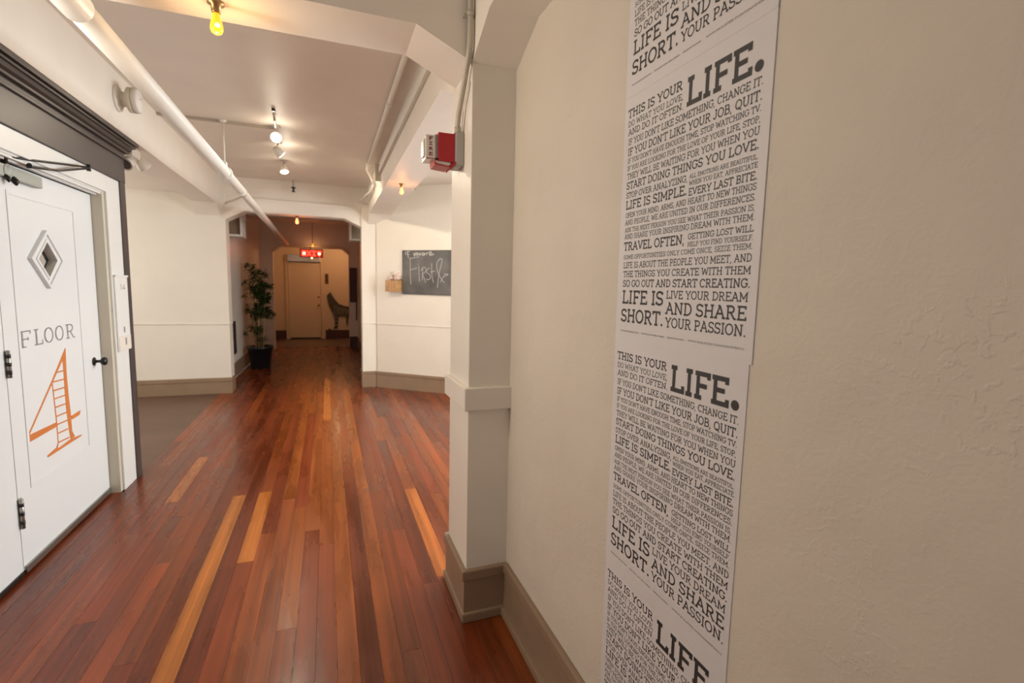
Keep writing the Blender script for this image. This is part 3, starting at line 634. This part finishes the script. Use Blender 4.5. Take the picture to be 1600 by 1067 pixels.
# ------------------------------------------------------------------ posters
LINES = [
 ('THIS IS YOUR', 1.156, .946, 1.948, .022, .15), ('LIFE', .928, .752, 1.905, .062, .17),
 ('DO WHAT YOU LOVE,', 1.154, .941, 1.926, .0145, .12), ('AND DO IT OFTEN.', 1.152, .939, 1.904, .016, .13),
 ("IF YOU DON'T LIKE SOMETHING, CHANGE IT.", 1.150, .721, 1.879, .0165, .12), ("IF YOU DON'T LIKE YOUR JOB, QUIT.", 1.150, .721, 1.852, .0195, .13),
 ("IF YOU DON'T HAVE ENOUGH TIME, STOP WATCHING TV.", 1.149, .721, 1.8325, .013, .12), ('IF YOU ARE LOOKING FOR THE LOVE OF YOUR LIFE, STOP;', 1.149, .721, 1.8135, .0125, .12),
 ('THEY WILL BE WAITING FOR YOU WHEN YOU', 1.148, .721, 1.7915, .0155, .12), ('START DOING THINGS YOU LOVE.', 1.149, .720, 1.7655, .0195, .14),
 ('STOP OVER ANALYZING,', 1.149, .911, 1.7425, .0155, .13), ('ALL EMOTIONS ARE BEAUTIFUL.', .905, .720, 1.7475, .0095, .12), ('WHEN YOU EAT, APPRECIATE', .905, .720, 1.7325, .0105, .12),
 ('LIFE IS SIMPLE.', 1.148, .911, 1.7135, .023, .15), ('EVERY LAST BITE.', .905, .719, 1.7105, .0165, .14),
 ('OPEN YOUR MIND, ARMS, AND HEART TO NEW THINGS', 1.148, .719, 1.692, .0135, .12), ('AND PEOPLE, WE ARE UNITED IN OUR DIFFERENCES.', 1.148, .719, 1.673, .0135, .12),
 ('ASK THE NEXT PERSON YOU SEE WHAT THEIR PASSION IS,', 1.148, .719, 1.6545, .012, .12), ('AND SHARE YOUR INSPIRING DREAM WITH THEM.', 1.148, .718, 1.6365, .0135, .12),
 ('TRAVEL OFTEN;', 1.148, .909, 1.606, .023, .15), ('GETTING LOST WILL', .898, .719, 1.6155, .0135, .13), ('HELP YOU FIND YOURSELF.', .898, .718, 1.600, .0105, .12),
 ('SOME OPPORTUNITIES ONLY COME ONCE, SEIZE THEM.', 1.148, .718, 1.5835, .0115, .12), ('LIFE IS ABOUT THE PEOPLE YOU MEET, AND', 1.147, .718, 1.560, .016, .12),
 ('THE THINGS YOU CREATE WITH THEM', 1.146, .718, 1.5365, .0165, .13), ('SO GO OUT AND START CREATING.', 1.145, .717, 1.5105, .019, .14),
 ('LIFE IS', 1.145, .973, 1.466, .036, .15), ('LIVE YOUR DREAM', .961, .720, 1.484, .019, .13), ('SHORT.', 1.147, .969, 1.417, .036, .15),
 ('AND SHARE', .960, .721, 1.4475, .029, .14), ('YOUR PASSION.', .959, .719, 1.4165, .024, .13),
 ('THE HOLSTEE MANIFESTO 2009', 1.146, 1.066, 1.3915, .0034, .13), ('WRITTEN BY DAVE, MIKE & FABIAN', 1.052, .962, 1.3915, .0034, .13), ('DESIGN BY RACHAEL', .950, .892, 1.3915, .0034, .13), ('WWW.HOLSTEE.COM/MANIFESTO', .878, .720, 1.3915, .0042, .13)]
PITCH = .635; WX = .7492
for i, (dz, lab) in enumerate(((PITCH, 'topmost white manifesto poster, cut off by the beam above'), (0, 'second white manifesto poster from the top, at eye level, headed LIFE'), (-PITCH, 'third white manifesto poster from the top, below eye level'), (-2 * PITCH, 'lowest white manifesto poster, running down to the baseboard'))):
    zt = min(2.0 + dz, 2.497); zb = max(1.3655 + dz, .258)
    xs = WX - .0006 - .0005 * (3 - i)
    e = empty('poster', (WX, .93, zb), lab, 'poster', group='manifesto posters in a column on the right wall')
    yl, yr = 1.172, (.700 if i < 2 else .706)
    part(B(xs, WX + .0005, yr, yl, zb + (0 if i in (0, 3) else .0005), zt + (.004 if i else 0)), 'sheet', M['paper'], e)
    V, F_ = [], []
    mp_ = lambda u, v: (xs - .0003 - LAY[0] * 6e-6, -u, v)
    for s, a, b, z, h, w in LINES:
        z += dz
        if z + h > zt - .003 or z < zb + .006: continue
        text(V, F_, s, -a, -b, z, h, w, mp_)
        if s == 'LIFE':
            cc = [(-.733 + .0105 * math.cos(R(22.5 * q)), z + .0105 + .0105 * math.sin(R(22.5 * q))) for q in range(16)]
            b0 = len(V); V.extend(mp_(*p) for p in cc); F_.append(tuple(range(b0, b0 + 16)))
    text_obj('lettering', M['ink'], e, V, F_, label='dark grey slab serif lettering')

# ------------------------------------------------------------------ big ceiling pipe at left
pp = empty('ceiling_pipe', (-.75, 5, 2.37), 'long thick white painted pipe running down the left under the beams', 'pipe')
part(MB().tube([(-.742, 2.05, 2.37), (-.752, 4.5, 2.37), (-.80, 9.0, 2.37), (-.83, 12.25, 2.37)], .041, 20), 'straight_run', M['pipe'], pp)
part(MB().tube([(-.73, -1.5, 2.37), (-.742, 2.08, 2.37)], .047, 20), 'near_run', M['pipe'], pp)
ph = empty('pipe_hanger', (-.752, 4.6, 2.6), 'thin white hanger rod and clamp holding the thick pipe to the ceiling', 'hanger')
part(MB().tube([(-.755, 4.62, 2.44), (-.82, 5.0, CZ - .01)], .006), 'rod', M['pipe'], ph)
part(MB().lathe([(.03, 0), (.028, -.012), (.008, -.02)], (-.82, 5.0, CZ), 'Z', 16), 'ceiling_plate', M['pipe'], ph)
part(MB().lathe([(.049, 0), (.052, .01), (.052, .03), (.049, .04)], (-.7535, 4.60, 2.37), 'Y', 20), 'clamp_ring', M['pipe'], ph)
part(B(-.77, -.74, 4.60, 4.64, 2.41, 2.455).bevel(.004), 'clamp_ear', M['pipe'], ph)
part(MB().lathe([(.047, 0), (.047, .12)], (-.765, 5.4, 2.37), 'Y', 20), 'coupling', M['pipe'], pp)

# ------------------------------------------------------------------ conduit and fire alarm on the column
cd = empty('conduit', (.54, 2.0, 2.5), 'painted conduit curving down the column to the fire alarm', 'conduit')
part(MB().tube([(.543, 1.985, CZ), (.543, 1.985, 2.50), (.543, 1.988, 2.455), (.541, 1.998, 2.42), (.540, 2.02, 2.385), (.540, 2.06, 2.335), (.540, 2.11, 2.28), (.540, 2.15, 2.235), (.540, 2.165, 2.20), (.540, 2.165, 2.163)], .0115, 14), 'tube', M['conduit'], cd)
part(MB().lathe([(.0145, 0), (.0145, .02)], (.543, 1.985, 2.555), 'Z', 14), 'coupling', M['conduit'], cd)
part(MB().lathe([(.0145, 0), (.0145, .03)], (.540, 2.165, 2.160), 'Z', 14), 'coupling', M['conduit'], cd)
part(B(.515, .572, 1.99, 2.01, 2.556, 2.566), 'strap', M['conduit'], cd)
part(MB().tube([(.5555, 2.03, 2.33), (.5555, 2.10, 2.25), (.5555, 2.135, 2.16)], .004, 8), 'thin_cable', M['pipe'], cd)
fa = empty('fire_alarm', (.56, 2.17, 2.08), 'red fire alarm with white FIRE strobe on the column', 'fire alarm')
part(B(.520, .5595, 2.12, 2.232, 2.018, 2.160).bevel(.008), 'back_box', M['alarmgrey'], fa)
bd = part(MB().prism([(.448, 2.148), (.448, 2.052), (.452, 2.030), (.520, 2.030), (.520, 2.157), (.514, 2.148)], 1, 2.125, 2.225).bevel(.003), 'body', M['red'], fa)
part(MB().prism([(.430, 2.032), (.436, 2.020), (.492, 2.012), (.506, 2.028)], 1, 2.13, 2.22), 'horn_grille', M['lens'], bd)
part(MB().prism([(.500, 2.018), (.520, 2.034), (.526, 2.030), (.504, 2.004)], 1, 2.12, 2.225), 'lower_flange', M['red'], bd)
part(MB().prism([(.430, 2.033), (.434, 2.014), (.498, 2.008), (.498, 2.013), (.440, 2.020)], 1, 2.125, 2.225), 'horn_rim', M['red'], bd)
st = part(B(.395, .436, 2.128, 2.215, 2.034, 2.134).bevel(.003), 'strobe', M['lens'], fa)
part(B(.436, .450, 2.135, 2.21, 2.044, 2.140), 'strobe_neck', M['alarmgrey'], st)
part(B(.388, .395, 2.145, 2.20, 2.048, 2.120).bevel(.003), 'flash_window', M['lens'], st)
part(B(.396, .434, 2.127, 2.128, 2.036, 2.039), 'red_edge', M['redink'], st)
V, F_ = [], []
for q, c in enumerate('FIRE'):
    text(V, F_, c, .408, .424, 2.112 - q * .021, .014, .24, lambda u, v: (u, 2.1272, v))
text_obj('lettering', M['redink'], st, V, F_)

# ------------------------------------------------------------------ detector on the left beam
sd = empty('smoke_detector', (-1.30, 4.18, 2.74), 'round cream smoke detector sticking out of the left beam', 'detector')
part(MB().lathe([(.085, 0), (.082, .012), (.055, .022), (.050, .03)], (-1.298, 4.16, 2.705), 'X', 28), 'base_plate', M['plastic'], sd)
part(MB().lathe([(.048, .03), (.048, .06), (.072, .066)], (-1.298, 4.16, 2.705), 'X', 28), 'neck', M['plastic'], sd)
part(MB().lathe([(.074, .062), (.080, .066), (.080, .090), (.070, .094)], (-1.298, 4.16, 2.705), 'X', 28), 'collar', M['jamb'], sd)
part(MB().lathe([(.074, .092), (.081, .098), (.080, .120), (.070, .130), (.001, .134)], (-1.298, 4.16, 2.705), 'X', 28), 'head', M['plastic'], sd)
part(MB().lathe([(.006, 0), (.006, .002)], (-1.166, 4.15, 2.715), 'X', 8), 'test_button', M['darkpl'], sd)

# emergency light just past the cornice
em = empty('emergency_light', (-1.40, 4.68, 2.45), 'two-headed pale emergency light under the left beam past the dark cornice', 'light')
part(B(-1.47, -1.35, 4.56, 4.74, 2.425, 2.498).bevel(.010), 'housing', M['plastic'], em)
for (c, ax) in (((-1.375, 4.545, 2.375), (-.15, -.55, -.45)), ((-1.375, 4.82, 2.425), (.35, .55, -.5))):
    v = Vector(ax).normalized(); p = Vector(c)
    h = part(MB().tube([p - v * .035, p - v * .02, p + v * .03, p + v * .045], [.012, .035, .048, .050], 20), 'lamp_head', M['plastic'], em)
    part(MB().tube([p + v * .0445, p + v * .046], [.040, .038], 20), 'lamp_lens', M['darkpl'], h)
    part(MB().tube([p - v * .03, Vector((-1.40, 4.66, 2.435))], .009, 10), 'swivel', M['plastic'], h)

# ------------------------------------------------------------------ lamps
def bulb(name, loc, label, glass, scale=1.0, watts=3, col=(1, .5, .12), group=None, fil=True, cord=0):
    """hanging bare bulb, loc = underside of what carries it"""
    e = empty(name, loc, label, 'light bulb', group)
    s_ = scale; L_ = Vector(loc)
    part(MB().lathe([(.030 * s_, 0), (.030 * s_, -.008 * s_), (.018 * s_, -.012 * s_), (.017 * s_, -.036 * s_), (.014 * s_, -.042 * s_)], L_, 'Z', 20), 'socket', M['brass'], e)
    part(MB().lathe([(.012 * s_, -.040 * s_), (.0135 * s_, -.048 * s_), (.0175 * s_, -.066 * s_), (.023 * s_, -.088 * s_), (.0235 * s_, -.100 * s_), (.018 * s_, -.112 * s_), (.008 * s_, -.118 * s_), (.001, -.1185 * s_)], L_, 'Z', 24), 'glass', glass, e)
    if cord: part(MB().tube([(loc[0], loc[1], loc[2] - .01), (loc[0], loc[1], cord)], .005, 8), 'cord', M['black'], e)
    if fil:
        part(MB().lathe([(.001, -.080 * s_), (.010 * s_, -.086 * s_), (.012 * s_, -.096 * s_), (.007 * s_, -.104 * s_), (.001, -.106 * s_)], L_ + Vector((.004, -.0135 * s_, 0)), 'Z', 14), 'glow', M['filament'], e)
    light(name + '_light', 'POINT', (loc[0], loc[1], loc[2] - .155 * s_), watts, col, radius=.03)
    return e
bulb('light_bulb', (-.360, 2.15, BZ), 'glowing amber bulb under the nearest cross beam at the top left', M['amber'], .92, 2.2, (1, .55, .16))
bulb('light_bulb', (-.384, 7.60, 2.445), 'small red-orange bulb hanging in the middle of the first arch', M['redbulb'], 1.0, 1.1, (1, .25, .08), fil=False)
bulb('light_bulb', (.70, 5.05, BZ), 'orange bulb under the beam at the mouth of the alcove', M['redbulb'], .85, 1.2, (1, .40, .12), fil=False)
bulb('light_bulb', (-.30, 12.10, 2.44), 'warm bulb hanging just above the EXIT sign before the second archway', M['amber'], .8, 1.0, (1, .50, .20), fil=False, cord=CZ)
bulb('light_bulb', (.30, 13.3, 2.60), 'warm bulb near the right wall of the far landing', M['amber'], 1.0, 17, (1, .55, .27), fil=False, cord=CZ)
def spot(i, x, y, aim, label):
    e = empty('spotlight', (x, y, CZ), label, 'spotlight', group='ceiling spotlights in a row')
    v = (Vector(aim) - Vector((x, y, 2.78))).normalized(); p = Vector((x, y, 2.785))
    part(MB().lathe([(.035, 0), (.035, -.012), (.010, -.02)], (x, y, CZ - .001), 'Z', 18), 'canopy', M['silver'], e)
    part(MB().tube([(x, y, CZ - .015), p - v * .03], .006, 8), 'stem', M['silver'], e)
    part(MB().tube([p - v * .055, p - v * .045, p + v * .0, p + v * .03], [.012, .028, .040, .046], 20), 'lamp_housing', M['plastic'], e)
    part(MB().tube([p + v * .0305, p + v * .036], [.041, .038], 20), 'lamp_face', M['spotlamp'], e)
    light('spotlight_spill', 'POINT', tuple(p + v * .09), 1.3, (1, .88, .70), radius=.04)
    light('spotlight_light', 'SPOT', tuple(p + v * .06), (24, 70, 28)[i], (1, .86, .66), aim=aim, spot=95, blend=.8, radius=.04)
spot(0, -.40, 4.95, (-.45, 2.6, 1.2), 'nearest glowing ceiling spotlight of the row of three')
spot(1, -.43, 5.50, (1.0, 6.6, 1.6), 'middle glowing ceiling spotlight of the row of three')
spot(2, -.44, 6.30, (-.1, 5.6, .5), 'farthest glowing ceiling spotlight of the row of three')
st_ = empty('cable_stub', (-.385, 4.6, CZ), 'short metal cable stub on the ceiling just before the nearest spotlight', 'cable')
part(MB().tube([(-.384, 4.56, CZ - .02), (-.392, 4.78, CZ - .06)], .010, 10), 'end_connector', M['silver'], st_)
part(MB().lathe([(.014, 0), (.014, -.02)], (-.38, 4.50, CZ - .002), 'Z', 10), 'end_cap', M['black'], st_)
sk = empty('fire_sprinkler', (-.39, 7.3, CZ), 'small dark sprinkler head on the ceiling before the first arch', 'sprinkler')
part(MB().lathe([(.03, 0), (.03, -.01), (.012, -.015), (.012, -.05), (.026, -.055), (.026, -.06), (.001, -.062)], (-.41, 7.42, 2.79), 'Z', 14), 'head', M['black'], sk)
part(MB().tube([(-.41, 7.42, CZ), (-.41, 7.42, 2.785)], .010, 10), 'drop_pipe', M['conduit'], sk)
sk2 = empty('fire_sprinkler', (1.13, 6.9, CZ), 'small greenish sprinkler head under the alcove ceiling above the chalkboard', 'sprinkler')
part(MB().lathe([(.03, 0), (.03, -.008), (.012, -.012), (.012, -.06), (.024, -.065), (.024, -.07), (.001, -.072)], (1.13, 6.9, CZ), 'Z', 14), 'head', M['brass'], sk2)

alp = empty('added_alcove_lamp', (2.3, 4.6, CZ), 'added square ceiling lamp that brightens the alcove, out of view', 'lamp')  # housing for the added alcove fill light
part(B(1.98, 2.62, 4.28, 4.92, 2.80, 2.879).bevel(.01), 'housing', M['plastic'], alp)
wlp = empty('wall_lamp', (-1.38, 1.85, 2.00), 'added square lamp on the left wall that brightens the poster wall, out of view', 'lamp')  # housing for the added fill light aimed at the right wall
part(B(-1.395, -1.37, 1.66, 2.04, 1.80, 2.18).bevel(.01), 'back_plate', M['plastic'], wlp)
part(B(-1.37, -1.26, 1.64, 2.06, 1.78, 2.22).bevel(.02), 'shade', M['lens'], wlp)

# ------------------------------------------------------------------ chalkboard and flower box
def AP(s, z, d=0): q = A0 + tx * s + nn * d; return (q.x, q.y, z)
cb = empty('chalkboard', AP(.9, 1.7, .01), 'black chalkboard with First & in chalk on the bright angled wall', 'chalkboard')
part(ang_prism(.436, 1.62, .0005, .016, 1.385, 2.0), 'slate', M['board'], cb)
for za, zb in ((1.385, 1.392), (1.993, 2.0)): part(ang_prism(.436, 1.62, .016, .019, za, zb), 'edge_strip', M['black'], cb)
def catmull(p, n=5):
    if len(p) < 3: return p
    q = [p[0]] + list(p) + [p[-1]]; o = []
    for i in range(1, len(q) - 2):
        for k in range(n):
            t = k / n; o.append(tuple(.5 * (2 * q[i][j] + (q[i + 1][j] - q[i - 1][j]) * t + (2 * q[i - 1][j] - 5 * q[i][j] + 4 * q[i + 1][j] - q[i + 2][j]) * t * t + (3 * q[i][j] - q[i - 1][j] - 3 * q[i + 1][j] + q[i + 2][j]) * t ** 3) for j in (0, 1)))
    return o + [p[-1]]
small = [[(.491, 1.986), (.493, 1.937)], [(.519, 1.986), (.526, 1.947), (.541, 1.897)], [(.519, 1.984), (.562, 1.982)], [(.519, 1.945), (.556, 1.946)],
 [(.622, 1.966), (.632, 1.940), (.650, 1.950)], [(.652, 1.970), (.642, 1.925), (.628, 1.922)], [(.677, 1.966), (.664, 1.945), (.682, 1.932), (.697, 1.950), (.677, 1.966)], [(.708, 1.966), (.713, 1.937), (.731, 1.940), (.735, 1.966), (.738, 1.935)],
 [(.790, 1.958), (.768, 1.962), (.763, 1.935), (.785, 1.932), (.796, 1.960), (.802, 1.932)], [(.826, 1.966), (.828, 1.934)], [(.828, 1.956), (.850, 1.970)], [(.871, 1.950), (.905, 1.958), (.898, 1.980), (.871, 1.970), (.874, 1.940), (.905, 1.932), (.945, 1.950)]]
big = [[(.567, 1.899), (.569, 1.716), (.578, 1.523)], [(.553, 1.883), (.713, 1.911)], [(.562, 1.724), (.677, 1.756)], [(.705, 1.78), (.716, 1.566)], [(.694, 1.806), (.703, 1.800)], [(.768, 1.749), (.76, 1.582)],
 [(.737, 1.717), (.777, 1.765), (.818, 1.749), (.809, 1.702), (.759, 1.67)], [(.765, 1.668), (.819, 1.552)], [(.885, 1.758), (.841, 1.734), (.832, 1.694), (.881, 1.663), (.886, 1.616), (.85, 1.592), (.828, 1.607)], [(.91, 1.821), (.913, 1.656), (.94, 1.554)], [(.886, 1.699), (.957, 1.715)],
 [(.998, 1.484), (1.024, 1.673), (1.054, 1.79), (1.071, 1.868), (1.044, 1.883), (.996, 1.837), (.988, 1.766), (1.019, 1.673), (1.064, 1.603), (1.104, 1.557)], [(1.169, 1.671), (1.099, 1.678)], [(1.16, 1.667), (1.09, 1.635), (1.047, 1.563)]]
for nm_, L_, t_, mm in (('small_writing', small, .0085, M['chalkb']), ('large_writing', big, .0085, M['chalk'])):
    V, F_ = [], []
    for p in L_: stroke(V, F_, catmull(p), t_, lambda u, v: AP(u, v, .0172))
    text_obj(nm_, mm, cb, V, F_, kind='stuff')
fb = empty('flower_box', AP(.32, 1.415, .05), 'little wooden box of pale pink flowers beside the chalkboard', 'flower box')
part(ang_prism(.218, .425, .001, .012, 1.415, 1.60), 'back_board', M['crate'], fb)
part(ang_prism(.218, .232, .012, .10, 1.415, 1.575), 'side_board', M['crate'], fb); part(ang_prism(.411, .425, .012, .10, 1.415, 1.575), 'side_board', M['crate'], fb)
for q in range(4): part(ang_prism(.219 + q * .052, .219 + q * .052 + .049, .10, .112, 1.415, 1.578), 'slat', M['crate'], fb)
part(ang_prism(.232, .411, .012, .10, 1.415, 1.427), 'bottom_board', M['crate'], fb)
mb = MB()
for q in range(60):
    c = Vector(AP(random.uniform(.23, .43), 1.60 + random.uniform(0, .12) * random.random() + .0, random.uniform(.02, .11)))
    r_ = random.uniform(.012, .024)
    for k in range(5):
        a = R(72 * k + random.uniform(0, 40)); u = Vector((math.cos(a), random.uniform(-.4, .4), math.sin(a))); w = Vector((-math.sin(a), 0, math.cos(a))) * .5
        mb.quad([c, c + (u + w) * r_ * .6, c + u * r_, c + (u - w) * r_ * .6])
part(mb, 'flowers', M['petal'], fb, kind='stuff')
mb = MB()
for q in range(24):
    s_, d_ = random.uniform(.24, .41), random.uniform(.03, .09)
    mb.tube([AP(s_, 1.43, d_), AP(s_ + random.uniform(-.02, .02), 1.60 + random.uniform(0, .08), d_)], .002, 5)
part(mb, 'stalks', M['leaf'], fb, kind='stuff')

# ------------------------------------------------------------------ potted plant
pl = empty('potted_bamboo', (-1.135, 9.62, 0), 'tall leafy dark green plant in a black pot by the left corridor wall', 'plant')
part(MB().lathe([(.150, 0), (.155, .01), (.198, .34), (.215, .345), (.220, .39), (.205, .392), (.190, .36), (.001, .35)], (-1.135, 9.62, 0), 'Z', 32), 'pot', M['pot'], pl)
part(MB().lathe([(.190, .350), (.12, .362), (.001, .366)], (-1.135, 9.62, 0), 'Z', 24), 'soil', M['soil'], pl)
rng = random.Random(11)
canes = [(-.06, .0, -.14, .02, 1.62), (-.02, -.03, -.02, -.03, 1.80), (.02, .02, .05, .04, 1.72), (.05, -.01, .13, 0, 1.50), (0, .05, .02, .08, 1.55), (-.03, .03, -.08, .06, 1.40)]
tips = []
for a, b, c, d, h in canes:
    p0 = Vector((-1.135 + a, 9.62 + b, .35)); p1 = Vector((-1.135 + c, 9.62 + d, h))
    mid = p0.lerp(p1, .5) + Vector((rng.uniform(-.02, .02), rng.uniform(-.02, .02), 0))
    part(MB().tube([p0, mid, p1], [.014, .011, .005], 8), 'cane', M['stem'], pl)
    tips.append((p0, mid, p1))
mb = MB()
clumps = []
for q in range(92):
    p0, mid, p1 = rng.choice(tips); t = rng.uniform(.42, 1.0)
    if rng.random() < .10: t = rng.uniform(.12, .35)
    a = rng.uniform(0, 2 * math.pi); rad = rng.uniform(.02, .20)
    clumps.append(p0.lerp(p1, t) + Vector((math.cos(a) * rad, math.sin(a) * rad, 0)))
for q in range(3400):
    c = rng.choice(clumps) + Vector((rng.gauss(0, .018), rng.gauss(0, .018), rng.gauss(0, .022)))
    a2_ = rng.uniform(0, 2 * math.pi)
    d_ = Vector((math.cos(a2_), math.sin(a2_), rng.uniform(-.8, .5))).normalized(); l_ = rng.uniform(.05, .105)
    s_ = d_.cross(Vector((0, 0, 1))).normalized() * l_ * .15; n_ = d_.cross(s_).normalized() * l_ * .06
    e_ = c + d_ * l_
    if e_.x < -1.39 or c.x < -1.38: continue
    A_, B_, C_, D_, E_ = [mb.bm.verts.new(v) for v in (c, c + d_ * l_ * .4 + s_, e_, c + d_ * l_ * .4 - s_, c + d_ * l_ * .45 + n_)]
    for f in ((A_, B_, E_), (B_, C_, E_), (C_, D_, E_), (D_, A_, E_)): mb.bm.faces.new(f)
part(mb, 'foliage', M['leaf'], pl, kind='stuff')

# ------------------------------------------------------------------ far corridor items
ex = empty('exit_sign', (-.33, 12.2, 2.2), 'glowing red EXIT sign with two lamps hanging in the second archway', 'exit sign')
part(B(-.575, -.085, 12.18, 12.25, 2.10, 2.285).bevel(.006), 'housing', M['black'], ex)
part(B(-.560, -.100, 12.176, 12.182, 2.112, 2.272), 'face', M['signface'], ex)
V, F_ = [], []
for q, c in enumerate('EXIT'):
    u = -.535 + q * .108; text(V, F_, c, u, u + .085, 2.125, .125, .26, lambda a, b: (a, 12.1745, b))
text_obj('lettering', M['signred'], ex, V, F_, label='lit red letters EXIT')
for x in (-.485, -.165): part(MB().lathe([(.030, 0), (.028, -.012), (.001, -.02)], (x, 12.176, 2.185), 'Y', 18), 'lamp', M['orb'], ex)
part(MB().lathe([(.018, 0), (.016, -.03), (.001, -.034)], (-.325, 12.20, 2.102), 'Z', 14), 'test_lamp', M['orb'], ex)
part(B(-.36, -.30, 12.22, 12.262, 2.28, 2.33), 'bracket', M['black'], ex)
light('exit_glow', 'POINT', (-.33, 12.05, 2.15), 1.0, (1, .06, .03), radius=.1)

WOLF = [(-.026, 1.186), (.019, 1.243), (.054, 1.285), (.085, 1.263), (.131, 1.169), (.193, 1.075), (.293, .96), (.412, .919), (.56, .883), (.695, .841), (.743, .727), (.765, .60), (.775, .469), (.76, .34), (.76, .273), (.683, .274), (.69, .34), (.674, .44), (.624, .57), (.556, .60), (.516, .57), (.522, .412), (.486, .35), (.468, .47), (.481, .618), (.435, .627), (.314, .635), (.271, .607), (.264, .47), (.258, .40), (.245, .283), (.122, .278), (.171, .343), (.179, .485), (.155, .655), (.098, .767), (.042, .888), (.002, 1.019), (-.012, 1.131)]
wo = empty('wolf_cutout', (.4, 14.46, .27), 'howling wolf cutout in dark grey newsprint pattern on the far wall', 'wall art')
part(MB().prism([(x, z - .0) for x, z in WOLF], 1, 14.455, 14.475), 'body', M['wolf'], wo)
news = mat('pale_newsprint', (.24, .22, .19), .8)
for q in range(9):
    x = .16 + q * .055; part(MB().prism([(x, .90 - q * .012), (x + .02, .90 - q * .012), (x + .035, .68), (x + .02, .68)], 1, 14.450, 14.456), 'newsprint_strip', news, wo)
for q in range(3): part(MB().prism([(.165 + q * .002, .60 - q * .1), (.255, .60 - q * .1), (.255, .57 - q * .1), (.165 + q * .002, .57 - q * .1)], 1, 14.450, 14.456), 'newsprint_strip', news, wo)
part(B(.0, .06, 14.45, 14.475, .240, .275), 'mount', M['black'], wo)
pk = empty('wall_plaque', (-.02, 14.49, 1.65), 'small orange-brown framed card on the far wall above the wolf', 'picture')
part(B(-.07, .03, 14.483, 14.499, 1.50, 1.79), 'frame', M['brass'], pk); part(B(-.055, .015, 14.478, 14.484, 1.52, 1.77), 'card', M['picture'], pk)
dp_ = empty('dark_picture', (.57, 12.29, 1.5), 'tall dark brown framed picture right of the second archway', 'picture')
part(B(.490, .655, 12.275, 12.298, 1.09, 1.90).bevel(.004), 'frame', M['black'], dp_); part(B(.505, .640, 12.270, 12.277, 1.11, 1.88), 'canvas', M['picture'], dp_)
rl = empty('door_edge_guard', (.64, 12.28, .9), 'thin dark vertical strip under the tall dark picture', 'strip')
part(B(.625, .650, 12.28, 12.298, .66, 1.08), 'strip', M['dark'], rl)
rb_ = empty('pull_station', (.66, 9.9, 1.1), 'small red and white pull station on the right wall beyond the arch', 'fire alarm')
part(B(.625, .679, 9.85, 9.97, 1.12, 1.28).bevel(.006), 'body', M['red'], rb_); part(B(.630, .679, 9.86, 9.96, 1.03, 1.115).bevel(.004), 'label_plate', M['plastic'], rb_)
vt = empty('wall_vent', (-1.39, 8.6, .4), 'dark slotted vent low on the left wall just inside the first arch', 'vent')
part(B(-1.399, -1.375, 8.42, 8.82, .38, .89).bevel(.004), 'frame', M['black'], vt)
for q in range(9): part(B(-1.378, -1.370, 8.45, 8.79, .41 + q * .052, .43 + q * .052), 'slat', M['dark'], vt)
